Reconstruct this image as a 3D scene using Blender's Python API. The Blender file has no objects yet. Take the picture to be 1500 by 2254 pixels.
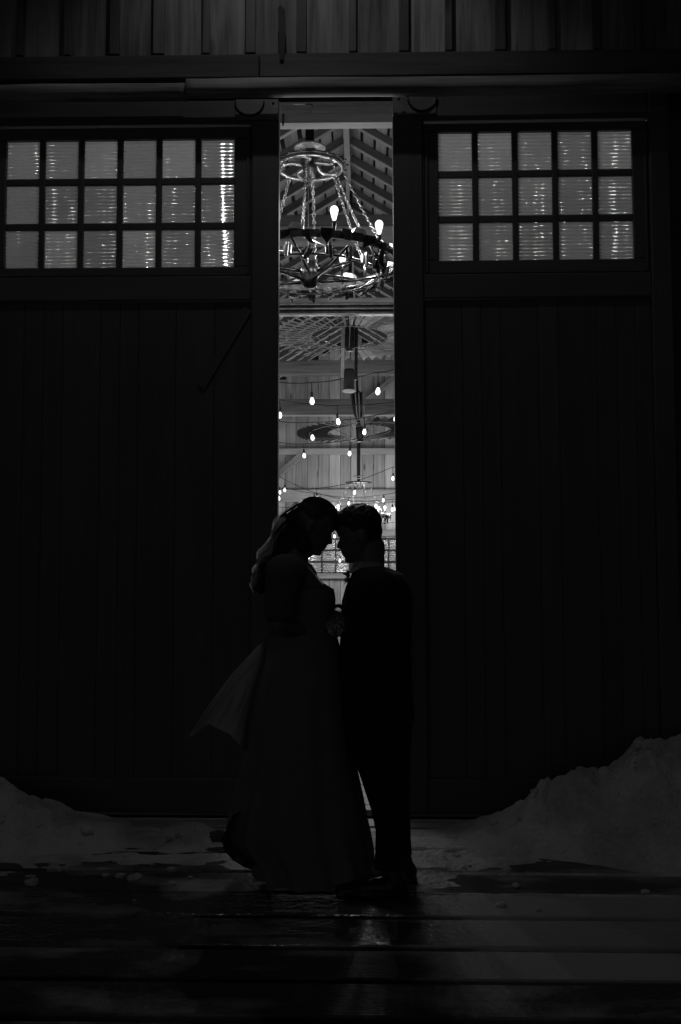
import bpy, bmesh, math, random
from math import sin, cos, pi, radians, sqrt, atan
from mathutils import Vector, Matrix, Euler, noise

random.seed(7)
sc = bpy.context.scene
col = sc.collection

# ------------------------------------------------------------------ camera
F = 2200.0                      # focal length in pixels of the 1500 x 2254 photograph
CAM_H = 1.45
cam_d = bpy.data.cameras.new('camera'); cam = bpy.data.objects.new('camera', cam_d); col.objects.link(cam)
cam_d.sensor_fit = 'VERTICAL'; cam_d.sensor_height = 36.0; cam_d.lens = 36.0 * F / 2254.0
cam_d.clip_start = 0.05; cam_d.clip_end = 1000
YAW, PITCH = atan(50 / F), atan(123 / F)
cam.location = (0, 0, CAM_H)
cam.rotation_euler = Euler((radians(90) + PITCH, 0, YAW), 'XYZ')
sc.camera = cam

# ------------------------------------------------------------------ night sky
SKY = 0.0072
world = bpy.data.worlds.new('World'); sc.world = world; world.use_nodes = True
wn, wl = world.node_tree.nodes, world.node_tree.links
bgn = wn['Background']
sky = wn.new('ShaderNodeTexSky'); sky.sky_type = 'NISHITA'; sky.sun_disc = False
sky.sun_elevation = radians(3); sky.sun_rotation = radians(200)
bw = wn.new('ShaderNodeRGBToBW')
wl.new(sky.outputs[0], bw.inputs[0]); wl.new(bw.outputs[0], bgn.inputs[0]); bgn.inputs[1].default_value = SKY

# ------------------------------------------------------------------ exposure / render
vs = sc.view_settings
vs.view_transform = 'Standard'; vs.look = 'None'; vs.exposure = 0.0; vs.gamma = 1.0; vs.use_curve_mapping = False
sc.cycles.use_denoising = True
sc.cycles.max_bounces = 8; sc.cycles.diffuse_bounces = 4; sc.cycles.glossy_bounces = 4
sc.cycles.transmission_bounces = 6; sc.cycles.transparent_max_bounces = 12
sc.cycles.caustics_reflective = False; sc.cycles.caustics_refractive = False
sc.cycles.sample_clamp_indirect = 2.0
sc.cycles.use_light_tree = True

CHAND_W, STRING_W, LAMP_E = 9.0, 1.7, 290.0     # watts of the bulbs indoors, radiance of the lamp outside

_r = Vector((cos(YAW), sin(YAW), 0)); _fh = Vector((-sin(YAW), cos(YAW), 0))
_f = _fh * cos(PITCH) + Vector((0, 0, sin(PITCH))); _u = Vector((0, 0, cos(PITCH))) - _fh * sin(PITCH)
def at(px, py, Y):
    """real place of a photographed point that lies at distance Y into the scene"""
    d = _f + _r * ((px - 750) / F) + _u * ((1127 - py) / F)
    t = Y / d.y
    return Vector((d.x * t, Y, CAM_H + d.z * t))

# ------------------------------------------------------------------ materials
def new_mat(name):
    m = bpy.data.materials.new(name); m.use_nodes = True
    n, l = m.node_tree.nodes, m.node_tree.links
    return m, n, l, n['Principled BSDF']

def grey(v): return (v, v, v, 1)

def plain(name, v, rough=0.5, metal=0.0, noise_amt=0.25, scale=12.0, bump=0.0):
    m, n, l, b = new_mat(name)
    tc = n.new('ShaderNodeTexCoord'); nz = n.new('ShaderNodeTexNoise'); nz.inputs['Scale'].default_value = scale
    nz.inputs['Detail'].default_value = 5
    l.new(tc.outputs['Object'], nz.inputs['Vector'])
    r = n.new('ShaderNodeValToRGB'); e = r.color_ramp.elements
    e[0].position = 0.3; e[1].position = 0.7
    e[0].color = grey(v * (1 - noise_amt)); e[1].color = grey(min(1, v * (1 + noise_amt)))
    l.new(nz.outputs['Fac'], r.inputs[0]); l.new(r.outputs[0], b.inputs['Base Color'])
    b.inputs['Roughness'].default_value = rough; b.inputs['Metallic'].default_value = metal
    if bump:
        bp = n.new('ShaderNodeBump'); bp.inputs['Strength'].default_value = bump; bp.inputs['Distance'].default_value = 0.01
        l.new(nz.outputs['Fac'], bp.inputs['Height']); l.new(bp.outputs[0], b.inputs['Normal'])
    return m

def wood(name, v, axis='Z', contrast=0.45, rough=0.75, tone=0.35, bump=0.35, fine=1.0, knots=True):
    """sawn boards: long grain along the axis, knots and a tone of its own for each board"""
    m, n, l, b = new_mat(name)
    tc = n.new('ShaderNodeTexCoord'); oi = n.new('ShaderNodeObjectInfo')
    off = n.new('ShaderNodeVectorMath'); off.operation = 'SCALE'; off.inputs[0].default_value = (37.0, 51.0, 23.0)
    l.new(oi.outputs['Random'], off.inputs['Scale'])
    add = n.new('ShaderNodeVectorMath'); l.new(tc.outputs['Object'], add.inputs[0]); l.new(off.outputs[0], add.inputs[1])
    def mapped(s_long, s_cross):
        mp = n.new('ShaderNodeMapping')
        sca = {'X': (s_long, s_cross, s_cross), 'Y': (s_cross, s_long, s_cross), 'Z': (s_cross, s_cross, s_long)}[axis]
        mp.inputs['Scale'].default_value = sca
        l.new(add.outputs[0], mp.inputs['Vector']); return mp
    g1 = n.new('ShaderNodeTexNoise'); g1.inputs['Scale'].default_value = 1.0; g1.inputs['Detail'].default_value = 6
    g1.inputs['Distortion'].default_value = 0.8
    l.new(mapped(0.9, 14 * fine).outputs[0], g1.inputs['Vector'])
    g2 = n.new('ShaderNodeTexNoise'); g2.inputs['Scale'].default_value = 1.0; g2.inputs['Detail'].default_value = 4
    l.new(mapped(4.0, 90 * fine).outputs[0], g2.inputs['Vector'])
    g3 = n.new('ShaderNodeTexNoise'); g3.inputs['Scale'].default_value = 1.0; g3.inputs['Detail'].default_value = 3
    l.new(mapped(1.3, 2.6).outputs[0], g3.inputs['Vector'])
    def math_(op, a, bb):
        q = n.new('ShaderNodeMath'); q.operation = op
        for k, x in enumerate((a, bb)):
            if hasattr(x, 'links'): l.new(x, q.inputs[k])
            else: q.inputs[k].default_value = x
        return q.outputs[0]
    s = math_('ADD', math_('MULTIPLY', g1.outputs['Fac'], 0.5), math_('MULTIPLY', g2.outputs['Fac'], 0.2))
    s = math_('ADD', s, math_('MULTIPLY', g3.outputs['Fac'], 0.3))
    mr = n.new('ShaderNodeMapRange'); l.new(s, mr.inputs['Value'])
    mr.inputs['From Min'].default_value = 0.32; mr.inputs['From Max'].default_value = 0.66
    mr.inputs['To Min'].default_value = v * (1 - contrast); mr.inputs['To Max'].default_value = v * (1 + contrast)
    t = n.new('ShaderNodeMapRange'); l.new(oi.outputs['Random'], t.inputs['Value'])
    t.inputs['To Min'].default_value = 1 - tone; t.inputs['To Max'].default_value = 1 + tone
    val = math_('MULTIPLY', mr.outputs[0], t.outputs[0])
    if knots:
        vo = n.new('ShaderNodeTexVoronoi'); vo.inputs['Scale'].default_value = 1.0
        l.new(mapped(1.1, 3.6).outputs[0], vo.inputs['Vector'])
        kr = n.new('ShaderNodeMapRange'); l.new(vo.outputs['Distance'], kr.inputs['Value'])
        kr.inputs['From Min'].default_value = 0.05; kr.inputs['From Max'].default_value = 0.12
        kr.inputs['To Min'].default_value = 0.35; kr.inputs['To Max'].default_value = 1.0
        val = math_('MULTIPLY', val, kr.outputs[0])
    cb = n.new('ShaderNodeCombineColor')
    for k in range(3): l.new(val, cb.inputs[k])
    l.new(cb.outputs[0], b.inputs['Base Color'])
    b.inputs['Roughness'].default_value = rough
    bp = n.new('ShaderNodeBump'); bp.inputs['Strength'].default_value = bump; bp.inputs['Distance'].default_value = 0.006
    l.new(s, bp.inputs['Height']); l.new(bp.outputs[0], b.inputs['Normal'])
    return m

M = {}
M['siding'] = wood('siding wood', 0.17, 'Z', 0.85, tone=0.45)
M['batten'] = wood('batten wood', 0.09, 'Z', 0.5, tone=0.3)
M['fascia'] = wood('fascia wood', 0.22, 'X', 0.85, tone=0.15)
M['trim'] = wood('trim wood', 0.07, 'X', 0.5, tone=0.1)
M['door'] = wood('dark painted door wood', 0.085, 'Z', 0.22, rough=0.6, tone=0.12, bump=0.2, knots=False)
M['door_h'] = wood('dark painted rail wood', 0.085, 'X', 0.22, rough=0.6, tone=0.1, bump=0.2, knots=False)
M['wall_in'] = wood('pale pine boards', 0.37, 'Z', 0.45, tone=0.28)
M['beam'] = wood('sawn beam', 0.29, 'X', 0.55, tone=0.2)
M['beam_y'] = wood('sawn roof boards', 0.46, 'Y', 0.4, tone=0.3)
M['lit_edge'] = wood('pale lit-edge strip', 0.5, 'X', 0.3, tone=0.2)  # pale wood standing in for lit rafter edges
M['rafter'] = wood('sawn rafter', 0.13, 'X', 0.4, tone=0.2)
M['header'] = wood('pale header boards', 0.62, 'X', 0.4, tone=0.1)
M['post'] = wood('sawn post', 0.34, 'Z', 0.45, tone=0.2)
M['floor'] = wood('worn floor planks', 0.32, 'X', 0.5, rough=0.45, tone=0.25)
M['iron'] = plain('dark forged iron', 0.05, 0.32, 0.9, 0.5, 20, 0.3)
M['steel'] = plain('bright worn steel', 0.30, 0.36, 1.0, 0.25, 15, 0.1)
M['galv'] = plain('galvanised sheet', 0.6, 0.55, 0.15, 0.25, 9, 0.1)
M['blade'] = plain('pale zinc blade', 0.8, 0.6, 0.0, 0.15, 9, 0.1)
M['blade_grey'] = plain('grey zinc blade', 0.2, 0.5, 0.3, 0.2, 9, 0.1)  # darker than the nearer fan's blades
M['plate'] = plain('painted steel plate', 0.16, 0.4, 0.2, 0.15, 14)
M['cable'] = plain('black rubber cable', 0.02, 0.6)
M['roof'] = plain('dark roof sheet', 0.03, 0.8)
M['suit'] = plain('black wool suit', 0.018, 0.85, 0, 0.2, 60)
M['shoe'] = plain('black leather', 0.015, 0.35)
M['shirt'] = plain('white shirt cotton', 0.75, 0.8, 0, 0.05)
M['skin'] = plain('skin', 0.14, 0.5, 0, 0.06, 8)
M['skin2'] = plain('skin warm', 0.16, 0.5, 0, 0.06, 8)
M['hair_m'] = plain('dark short hair', 0.012, 0.5, 0, 0.4, 80, 0.6)
M['rope'] = plain('bright chain steel', 0.36, 0.3, 1.0, 0.1)

def emit(name, strength, tone=1.0):
    m = bpy.data.materials.new(name); m.use_nodes = True
    n, l = m.node_tree.nodes, m.node_tree.links
    n.remove(n['Principled BSDF'])
    e = n.new('ShaderNodeEmission'); e.inputs[0].default_value = grey(tone); e.inputs[1].default_value = strength
    l.new(e.outputs[0], n['Material Output'].inputs[0]); return m
def mat_lit_glass(name, glow):
    """thin lit bulb glass: glows itself and lets the light of its filament through"""
    m = bpy.data.materials.new(name); m.use_nodes = True
    n, l = m.node_tree.nodes, m.node_tree.links
    n.remove(n['Principled BSDF'])
    e = n.new('ShaderNodeEmission'); e.inputs[1].default_value = glow
    t = n.new('ShaderNodeBsdfTransparent'); a = n.new('ShaderNodeAddShader')
    l.new(e.outputs[0], a.inputs[0]); l.new(t.outputs[0], a.inputs[1]); l.new(a.outputs[0], n['Material Output'].inputs[0])
    m.cycles.emission_sampling = 'NONE'
    return m
M['bulb'] = mat_lit_glass('lit chandelier bulb', 1.1)
M['sbulb'] = mat_lit_glass('lit festoon bulb', 1.3)
_fil = {}
def filament(parent, watts, loc):
    if watts not in _fil:
        d = bpy.data.lights.new('filament', 'POINT'); d.energy = watts; d.shadow_soft_size = .012; _fil[watts] = d
    o = bpy.data.objects.new('filament', _fil[watts]); o.location = loc; return link(o, parent)
M['lampbulb'] = emit('lit wall lamp bulb', LAMP_E)

def mat_glass():
    """ribbed rolled glass, half clear, half frosted"""
    m = bpy.data.materials.new('ribbed glass'); m.use_nodes = True
    n, l = m.node_tree.nodes, m.node_tree.links
    n.remove(n['Principled BSDF'])
    rf = n.new('ShaderNodeBsdfRefraction'); rf.inputs['IOR'].default_value = 1.5; rf.inputs['Roughness'].default_value = 0.05
    rf.inputs['Color'].default_value = grey(0.9)
    tr = n.new('ShaderNodeBsdfTranslucent'); tr.inputs['Color'].default_value = grey(0.32)
    tc = n.new('ShaderNodeTexCoord'); nz = n.new('ShaderNodeTexNoise'); nz.inputs['Scale'].default_value = 6
    oi = n.new('ShaderNodeObjectInfo'); ad = n.new('ShaderNodeVectorMath')
    l.new(tc.outputs['Object'], ad.inputs[0]); l.new(oi.outputs['Random'], ad.inputs[1]); l.new(ad.outputs[0], nz.inputs['Vector'])
    mr = n.new('ShaderNodeMapRange'); mr.inputs['To Min'].default_value = 0.80; mr.inputs['To Max'].default_value = 0.92
    tv = n.new('ShaderNodeMapRange'); tv.inputs['To Min'].default_value = 0.20; tv.inputs['To Max'].default_value = 0.36
    l.new(oi.outputs['Random'], tv.inputs['Value']); l.new(tv.outputs[0], tr.inputs['Color'])
    l.new(nz.outputs['Fac'], mr.inputs['Value'])
    mx = n.new('ShaderNodeMixShader'); l.new(mr.outputs[0], mx.inputs[0]); l.new(rf.outputs[0], mx.inputs[1]); l.new(tr.outputs[0], mx.inputs[2])
    gl = n.new('ShaderNodeBsdfGlossy'); gl.inputs['Roughness'].default_value = 0.12
    m2 = n.new('ShaderNodeMixShader'); m2.inputs[0].default_value = 0.06
    l.new(mx.outputs[0], m2.inputs[1]); l.new(gl.outputs[0], m2.inputs[2])
    l.new(m2.outputs[0], n['Material Output'].inputs[0]); return m
M['glass'] = mat_glass()

def mat_far_glass():
    m, n, l, b = new_mat('night window glass')
    b.inputs['Base Color'].default_value = grey(0.75); b.inputs['Roughness'].default_value = 0.24
    b.inputs['Specular IOR Level'].default_value = 1.0; b.inputs['Metallic'].default_value = 0.7
    return m
M['farglass'] = mat_far_glass()

def mat_snow():
    m, n, l, b = new_mat('old snow')
    tc = n.new('ShaderNodeTexCoord')
    n1 = n.new('ShaderNodeTexNoise'); n1.inputs['Scale'].default_value = 2.2; n1.inputs['Detail'].default_value = 8; n1.inputs['Roughness'].default_value = 0.6
    n2 = n.new('ShaderNodeTexNoise'); n2.inputs['Scale'].default_value = 38; n2.inputs['Detail'].default_value = 6
    for q in (n1, n2): l.new(tc.outputs['Object'], q.inputs['Vector'])
    r = n.new('ShaderNodeValToRGB'); e = r.color_ramp.elements
    e[0].position = 0.34; e[1].position = 0.58; e[0].color = grey(0.36); e[1].color = grey(0.82)
    l.new(n1.outputs['Fac'], r.inputs[0]); l.new(r.outputs[0], b.inputs['Base Color'])
    b.inputs['Roughness'].default_value = 0.6
    a = n.new('ShaderNodeMath'); a.operation = 'ADD'; l.new(n1.outputs['Fac'], a.inputs[0]); l.new(n2.outputs['Fac'], a.inputs[1])
    bp = n.new('ShaderNodeBump'); bp.inputs['Strength'].default_value = 0.9; bp.inputs['Distance'].default_value = 0.025
    l.new(a.outputs[0], bp.inputs['Height']); l.new(bp.outputs[0], b.inputs['Normal'])
    return m
M['snow'] = mat_snow()

def mat_deck(icy, frost_shade):
    """wet planks with frozen snow trodden into them, thinned leftward as painted shadow"""
    m, n, l, b = new_mat('deck planks, ice %.1f frost shade %.2f' % (icy, frost_shade))
    tc = n.new('ShaderNodeTexCoord'); oi = n.new('ShaderNodeObjectInfo'); geo = n.new('ShaderNodeNewGeometry')
    mp = n.new('ShaderNodeMapping'); mp.inputs['Scale'].default_value = (1.6, 24, 24); l.new(tc.outputs['Object'], mp.inputs['Vector'])
    g = n.new('ShaderNodeTexNoise'); g.inputs['Scale'].default_value = 1; g.inputs['Detail'].default_value = 5; l.new(mp.outputs[0], g.inputs['Vector'])
    mp2 = n.new('ShaderNodeMapping'); mp2.inputs['Scale'].default_value = (1.3, 3.2, 1); l.new(geo.outputs['Position'], mp2.inputs['Vector'])
    s = n.new('ShaderNodeTexNoise'); s.inputs['Scale'].default_value = 1.25; s.inputs['Detail'].default_value = 9; s.inputs['Roughness'].default_value = 0.62
    l.new(mp2.outputs[0], s.inputs['Vector'])
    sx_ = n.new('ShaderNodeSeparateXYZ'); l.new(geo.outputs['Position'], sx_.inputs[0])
    fx_ = n.new('ShaderNodeMapRange'); fx_.interpolation_type = 'SMOOTHSTEP'; fx_.inputs['From Min'].default_value = 0.12; fx_.inputs['From Max'].default_value = 0.55; fx_.inputs['To Max'].default_value = frost_shade  # frost thins leftward, painting the couple's shadow into the colour
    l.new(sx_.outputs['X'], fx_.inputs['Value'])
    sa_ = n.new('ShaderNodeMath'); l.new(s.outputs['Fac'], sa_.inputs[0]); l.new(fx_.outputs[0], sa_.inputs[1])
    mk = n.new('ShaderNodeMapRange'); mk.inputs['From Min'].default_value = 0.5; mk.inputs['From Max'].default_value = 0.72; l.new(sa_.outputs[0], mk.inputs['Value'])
    r = n.new('ShaderNodeMapRange'); r.inputs['To Min'].default_value = 0.03; r.inputs['To Max'].default_value = 0.09; l.new(g.outputs['Fac'], r.inputs['Value'])
    mix = n.new('ShaderNodeMix'); l.new(mk.outputs[0], mix.inputs[0]); l.new(r.outputs[0], mix.inputs[2]); mix.inputs[3].default_value = 0.5
    cb = n.new('ShaderNodeCombineColor')
    for k in range(3): l.new(mix.outputs[0], cb.inputs[k])
    l.new(cb.outputs[0], b.inputs['Base Color'])
    rr = n.new('ShaderNodeMapRange'); rr.inputs['To Min'].default_value = 0.24 if icy else 0.42; b.inputs['Specular IOR Level'].default_value = 1.0 if icy else 0.5; rr.inputs['To Max'].default_value = 0.5; b.inputs['Coat Weight'].default_value = 1.0 if icy else 0.12; b.inputs['Coat Roughness'].default_value = 0.18 if icy else 0.35; b.inputs['Coat IOR'].default_value = 2.3 if icy else 1.4; l.new(mk.outputs[0], rr.inputs['Value'])
    l.new(rr.outputs[0], b.inputs['Roughness'])
    n3 = n.new('ShaderNodeTexNoise'); n3.inputs['Scale'].default_value = 34; n3.inputs['Detail'].default_value = 5; l.new(geo.outputs['Position'], n3.inputs['Vector'])
    a = n.new('ShaderNodeMath'); a.operation = 'ADD'; l.new(n3.outputs['Fac'], a.inputs[0]); l.new(g.outputs['Fac'], a.inputs[1])
    bp = n.new('ShaderNodeBump'); bp.inputs['Strength'].default_value = 0.42 if icy else 0.4; bp.inputs['Distance'].default_value = 0.014
    l.new(a.outputs[0], bp.inputs['Height']); l.new(bp.outputs[0], b.inputs['Normal']); l.new(bp.outputs[0], b.inputs['Coat Normal'])
    return m
M['deck'] = mat_deck(0, .06); M['deck_bare'] = mat_deck(0, 0.0); M['deck_ice'] = mat_deck(1, .5); M['deck_frost_shade'] = mat_deck(0, .36)

def mat_cloth(name, v, trans, rough=0.8):
    m = bpy.data.materials.new(name); m.use_nodes = True
    n, l = m.node_tree.nodes, m.node_tree.links
    b = n['Principled BSDF']
    tc = n.new('ShaderNodeTexCoord'); nz = n.new('ShaderNodeTexNoise'); nz.inputs['Scale'].default_value = 9; nz.inputs['Detail'].default_value = 6
    l.new(tc.outputs['Object'], nz.inputs['Vector'])
    r = n.new('ShaderNodeMapRange'); r.inputs['To Min'].default_value = v * 0.8; r.inputs['To Max'].default_value = v * 1.2; l.new(nz.outputs['Fac'], r.inputs['Value'])
    cb = n.new('ShaderNodeCombineColor')
    for k in range(3): l.new(r.outputs[0], cb.inputs[k])
    l.new(cb.outputs[0], b.inputs['Base Color']); b.inputs['Roughness'].default_value = rough
    if trans:
        t = n.new('ShaderNodeBsdfTranslucent'); t.inputs[0].default_value = grey(min(1, v * 1.6))
        mx = n.new('ShaderNodeMixShader'); mx.inputs[0].default_value = trans
        l.new(b.outputs[0], mx.inputs[1]); l.new(t.outputs[0], mx.inputs[2])
        l.new(mx.outputs[0], n['Material Output'].inputs[0])
    return m
M['dress'] = mat_cloth('gown cloth', 0.2, 0.0)
M['sleeve'] = mat_cloth('dark sleeve cloth', 0.10, 0.0)
M['tulle'] = mat_cloth('sheer tulle', 0.16, 0.5)
def mat_rim_hair():
    """outer strands only: pale and translucent to paint in the backlit rim"""
    m = bpy.data.materials.new('pale backlit-rim hair'); m.use_nodes = True
    n, l = m.node_tree.nodes, m.node_tree.links
    b = n['Principled BSDF']; b.inputs['Base Color'].default_value = grey(.12); b.inputs['Roughness'].default_value = .4
    t = n.new('ShaderNodeBsdfTranslucent'); t.inputs[0].default_value = grey(.95)
    m2 = n.new('ShaderNodeMixShader'); m2.inputs[0].default_value = .12; l.new(t.outputs[0], m2.inputs[1]); l.new(b.outputs[0], m2.inputs[2])
    tp = n.new('ShaderNodeBsdfTransparent'); m3 = n.new('ShaderNodeMixShader'); m3.inputs[0].default_value = .15
    l.new(m2.outputs[0], m3.inputs[1]); l.new(tp.outputs[0], m3.inputs[2])
    l.new(m3.outputs[0], n['Material Output'].inputs[0]); return m
M['hair_rim'] = mat_rim_hair()
M['hair_core'] = plain('dark hair mass', 0.03, 0.6, 0, 0.3, 30)
M['petal'] = mat_cloth('rose petals', 0.45, 0.35, 0.6)
M['leaf'] = mat_cloth('green leaves', 0.06, 0.25, 0.5)

# ------------------------------------------------------------------ mesh helpers
def link(o, parent=None):
    col.objects.link(o)
    if parent is not None: o.parent = parent
    return o

def tag(o, label=None, cat=None, group=None, kind=None):
    if label: o['label'] = label
    if cat: o['category'] = cat
    if group: o['group'] = group
    if kind: o['kind'] = kind
    return o

def empty(name, loc=(0, 0, 0), parent=None):
    o = bpy.data.objects.new(name, None); o.location = loc; o.empty_display_size = 0.1
    return link(o, parent)

_box = {}
def box_mesh(dx, dy, dz, bev, mat):
    key = (round(dx, 4), round(dy, 4), round(dz, 4), bev, mat.name)
    if key in _box: return _box[key]
    bm = bmesh.new(); bmesh.ops.create_cube(bm, size=1)
    bmesh.ops.scale(bm, vec=(dx, dy, dz), verts=bm.verts)
    if bev:
        bmesh.ops.bevel(bm, geom=list(bm.edges), offset=min(bev, dx * .3, dy * .3, dz * .3), segments=1, affect='EDGES')
    me = bpy.data.meshes.new('box'); bm.to_mesh(me); bm.free(); me.materials.append(mat)
    _box[key] = me; return me

def box(name, lo, hi, mat, parent=None, bev=0.004, jit=0.0, rot=None):
    lo, hi = Vector(lo), Vector(hi)
    d = hi - lo
    o = bpy.data.objects.new(name, box_mesh(abs(d.x), abs(d.y), abs(d.z), bev, mat))
    o.location = (lo + hi) / 2 + Vector((random.uniform(-jit, jit), random.uniform(-jit, jit), 0))
    if rot: o.rotation_euler = rot
    return link(o, parent)

def beam(name, p0, p1, w, h, mat, parent=None, bev=0.004):
    """a bar from p0 to p1 whose grain follows its length (local X)"""
    p0, p1 = Vector(p0), Vector(p1); d = p1 - p0
    o = bpy.data.objects.new(name, box_mesh(d.length, w, h, bev, mat))
    x = d.normalized(); up = Vector((0, 0, 1))
    if abs(x.z) > 0.98: up = Vector((0, 1, 0))
    y = up.cross(x).normalized(); z = x.cross(y)
    o.matrix_world = Matrix(((x.x, y.x, z.x, 0), (x.y, y.y, z.y, 0), (x.z, y.z, z.z, 0), (0, 0, 0, 1)))
    o.location = (p0 + p1) / 2
    return link(o, parent)

def mesh_obj(name, bm, mat, parent=None, smooth=False, loc=None):
    me = bpy.data.meshes.new(name)
    bmesh.ops.recalc_face_normals(bm, faces=bm.faces)
    bm.to_mesh(me); bm.free()
    me.materials.append(mat)
    if smooth:
        for p in me.polygons: p.use_smooth = True
    o = bpy.data.objects.new(name, me)
    if loc is not None: o.location = loc
    return link(o, parent)

def add_tube(bm, pts, r, seg=8, closed=False):
    pts = [Vector(p) for p in pts]; rs = r if isinstance(r, (list, tuple)) else [r] * len(pts)
    rings = []; n = len(pts); prev = None
    for i, p in enumerate(pts):
        a = pts[i - 1] if (i > 0 or closed) else p
        b = pts[(i + 1) % n] if (i < n - 1 or closed) else p
        t = (b - a).normalized()
        if prev is None:
            s = t.cross(Vector((0, 0, 1)))
            if s.length < 1e-3: s = t.cross(Vector((1, 0, 0)))
        else:
            s = prev - t * prev.dot(t)
        s.normalize(); prev = s; q = t.cross(s)
        rings.append([bm.verts.new(p + (s * cos(2 * pi * k / seg) + q * sin(2 * pi * k / seg)) * rs[i]) for k in range(seg)])
    m = n if closed else n - 1
    for i in range(m):
        A, B = rings[i], rings[(i + 1) % n]
        for k in range(seg):
            bm.faces.new((A[k], A[(k + 1) % seg], B[(k + 1) % seg], B[k]))
    if not closed:
        bm.faces.new(rings[0]); bm.faces.new(rings[-1])

def add_ribbon(bm, pts, w, side):
    pts = [Vector(p) for p in pts]; n = len(pts); prev = None
    for i, p in enumerate(pts):
        t = (pts[min(i + 1, n - 1)] - pts[max(i - 1, 0)]).normalized(); sd = t.cross(side).normalized() * (w if i < n - 1 else w * .25)
        r = (bm.verts.new(p - sd), bm.verts.new(p + sd))
        if prev: bm.faces.new((prev[0], prev[1], r[1], r[0]))
        prev = r

def add_lathe(bm, prof, seg=16, c=(0, 0, 0)):
    c = Vector(c); rings = []
    for r, z in prof:
        if r < 1e-5: rings.append([bm.verts.new(c + Vector((0, 0, z)))])
        else: rings.append([bm.verts.new(c + Vector((r * cos(2 * pi * k / seg), r * sin(2 * pi * k / seg), z))) for k in range(seg)])
    for A, B in zip(rings, rings[1:]):
        for k in range(seg):
            k2 = (k + 1) % seg
            if len(A) == 1 and len(B) == 1: continue
            if len(A) == 1: bm.faces.new((A[0], B[k2], B[k]))
            elif len(B) == 1: bm.faces.new((A[k], A[k2], B[0]))
            else: bm.faces.new((A[k], A[k2], B[k2], B[k]))

def add_box(bm, lo, hi, mtx=None):
    vs_ = [bm.verts.new((x, y, z)) for x in (lo[0], hi[0]) for y in (lo[1], hi[1]) for z in (lo[2], hi[2])]
    for f in ((0, 1, 3, 2), (4, 6, 7, 5), (0, 4, 5, 1), (2, 3, 7, 6), (0, 2, 6, 4), (1, 5, 7, 3)):
        bm.faces.new([vs_[k] for k in f])
    if mtx is not None: bmesh.ops.transform(bm, matrix=mtx, verts=vs_)
    return vs_

def add_ball(bm, c, rad, mtx=None, u=14, v=10):
    r = bmesh.ops.create_uvsphere(bm, u_segments=u, v_segments=v, radius=1)
    S = Matrix.Diagonal((*((rad,) * 3 if not hasattr(rad, '__len__') else rad), 1))
    bmesh.ops.transform(bm, matrix=Matrix.Translation(Vector(c)) @ (mtx or Matrix()) @ S, verts=r['verts'])

def add_capsule(bm, p0, p1, r0, r1, seg=12):
    p0, p1 = Vector(p0), Vector(p1)
    add_tube(bm, [p0, p1], [r0, r1], seg); add_ball(bm, p0, r0, u=seg, v=8); add_ball(bm, p1, r1, u=seg, v=8)

def remeshed(name, bm, voxel, mat, parent=None, smooth_it=3):
    bmesh.ops.recalc_face_normals(bm, faces=bm.faces)
    me = bpy.data.meshes.new('tmp'); bm.to_mesh(me); bm.free()
    o = bpy.data.objects.new('tmp', me); col.objects.link(o)
    md = o.modifiers.new('r', 'REMESH'); md.mode = 'VOXEL'; md.voxel_size = voxel
    if smooth_it:
        ms = o.modifiers.new('s', 'SMOOTH'); ms.factor = 0.5; ms.iterations = smooth_it
    dg = bpy.context.evaluated_depsgraph_get()
    me2 = bpy.data.meshes.new_from_object(o.evaluated_get(dg)); me2.name = name
    bpy.data.objects.remove(o); bpy.data.meshes.remove(me)
    me2.materials.clear(); me2.materials.append(mat)
    for p in me2.polygons: p.use_smooth = True
    o = bpy.data.objects.new(name, me2)
    return link(o, parent)

def copy_tree(o, parent=None):
    c = o.copy(); col.objects.link(c)
    if parent is not None: c.parent = parent
    for ch in list(o.children): copy_tree(ch, c)
    return c

# ================================================================== SETTING
# ground
bm = bmesh.new()
NG = 60
def gcoord(k): 
    t = (k / NG) * 2 - 1
    return math.copysign(abs(t) ** 3, t) * 300
gv = [[bm.verts.new((gcoord(i), gcoord(j), -0.30 + 0.05 * noise.noise(Vector((gcoord(i) * .3, gcoord(j) * .3, 0))))) for j in range(NG + 1)] for i in range(NG + 1)]
for i in range(NG):
    for j in range(NG): bm.faces.new((gv[i][j], gv[i + 1][j], gv[i + 1][j + 1], gv[i][j + 1]))
tag(mesh_obj('ground', bm, M['snow'], smooth=True), kind='structure')

# deck: plank edges as the photograph shows them, then regular boards towards the camera
deck = tag(empty('deck'), kind='structure')
edges = [5.64, 5.21, 4.865, 4.555, 4.25, 3.912, 3.605]
y = 3.605
while y > -1.2:
    y -= 0.305; edges.append(y)
for a, b in zip(edges, edges[1:]):
    ga = .024 if a < 4.3 else .012
    gb = .024 if b < 4.3 else .012
    o = box('plank', (-5.2, b + gb, -0.045), (5.2, a - ga, random.uniform(-.003, .003)), M['deck_ice' if a in (4.555, 4.25) else 'deck_frost_shade' if a in (3.912, 5.64) else 'deck_bare' if a in (4.865, 5.21) else 'deck'], deck, 0.006)
box('joist', (-5.2, -1.2, -0.3), (5.2, 5.64, -0.09), M['roof'], deck, 0)
# threshold between deck and hall
sill = box('door_sill', (-5.2, 5.665, -0.06), (5.2, 5.835, 0.012), M['floor'], deck, 0.008)

# hall floor
floor = tag(empty('floor'), kind='structure')
y = 6.09; k = 0
while y < 22.2:
    w = random.choice((0.13, 0.15, 0.19))
    box('plank', (-5.3, y, -0.04), (4.9, y + w - 0.006, random.uniform(-.002, .002)), M['floor'], floor, 0.004)
    y += w
box('floor_base', (-5.3, 5.86, -0.3), (4.9, 22.3, -0.06), M['roof'], floor, 0)

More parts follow.
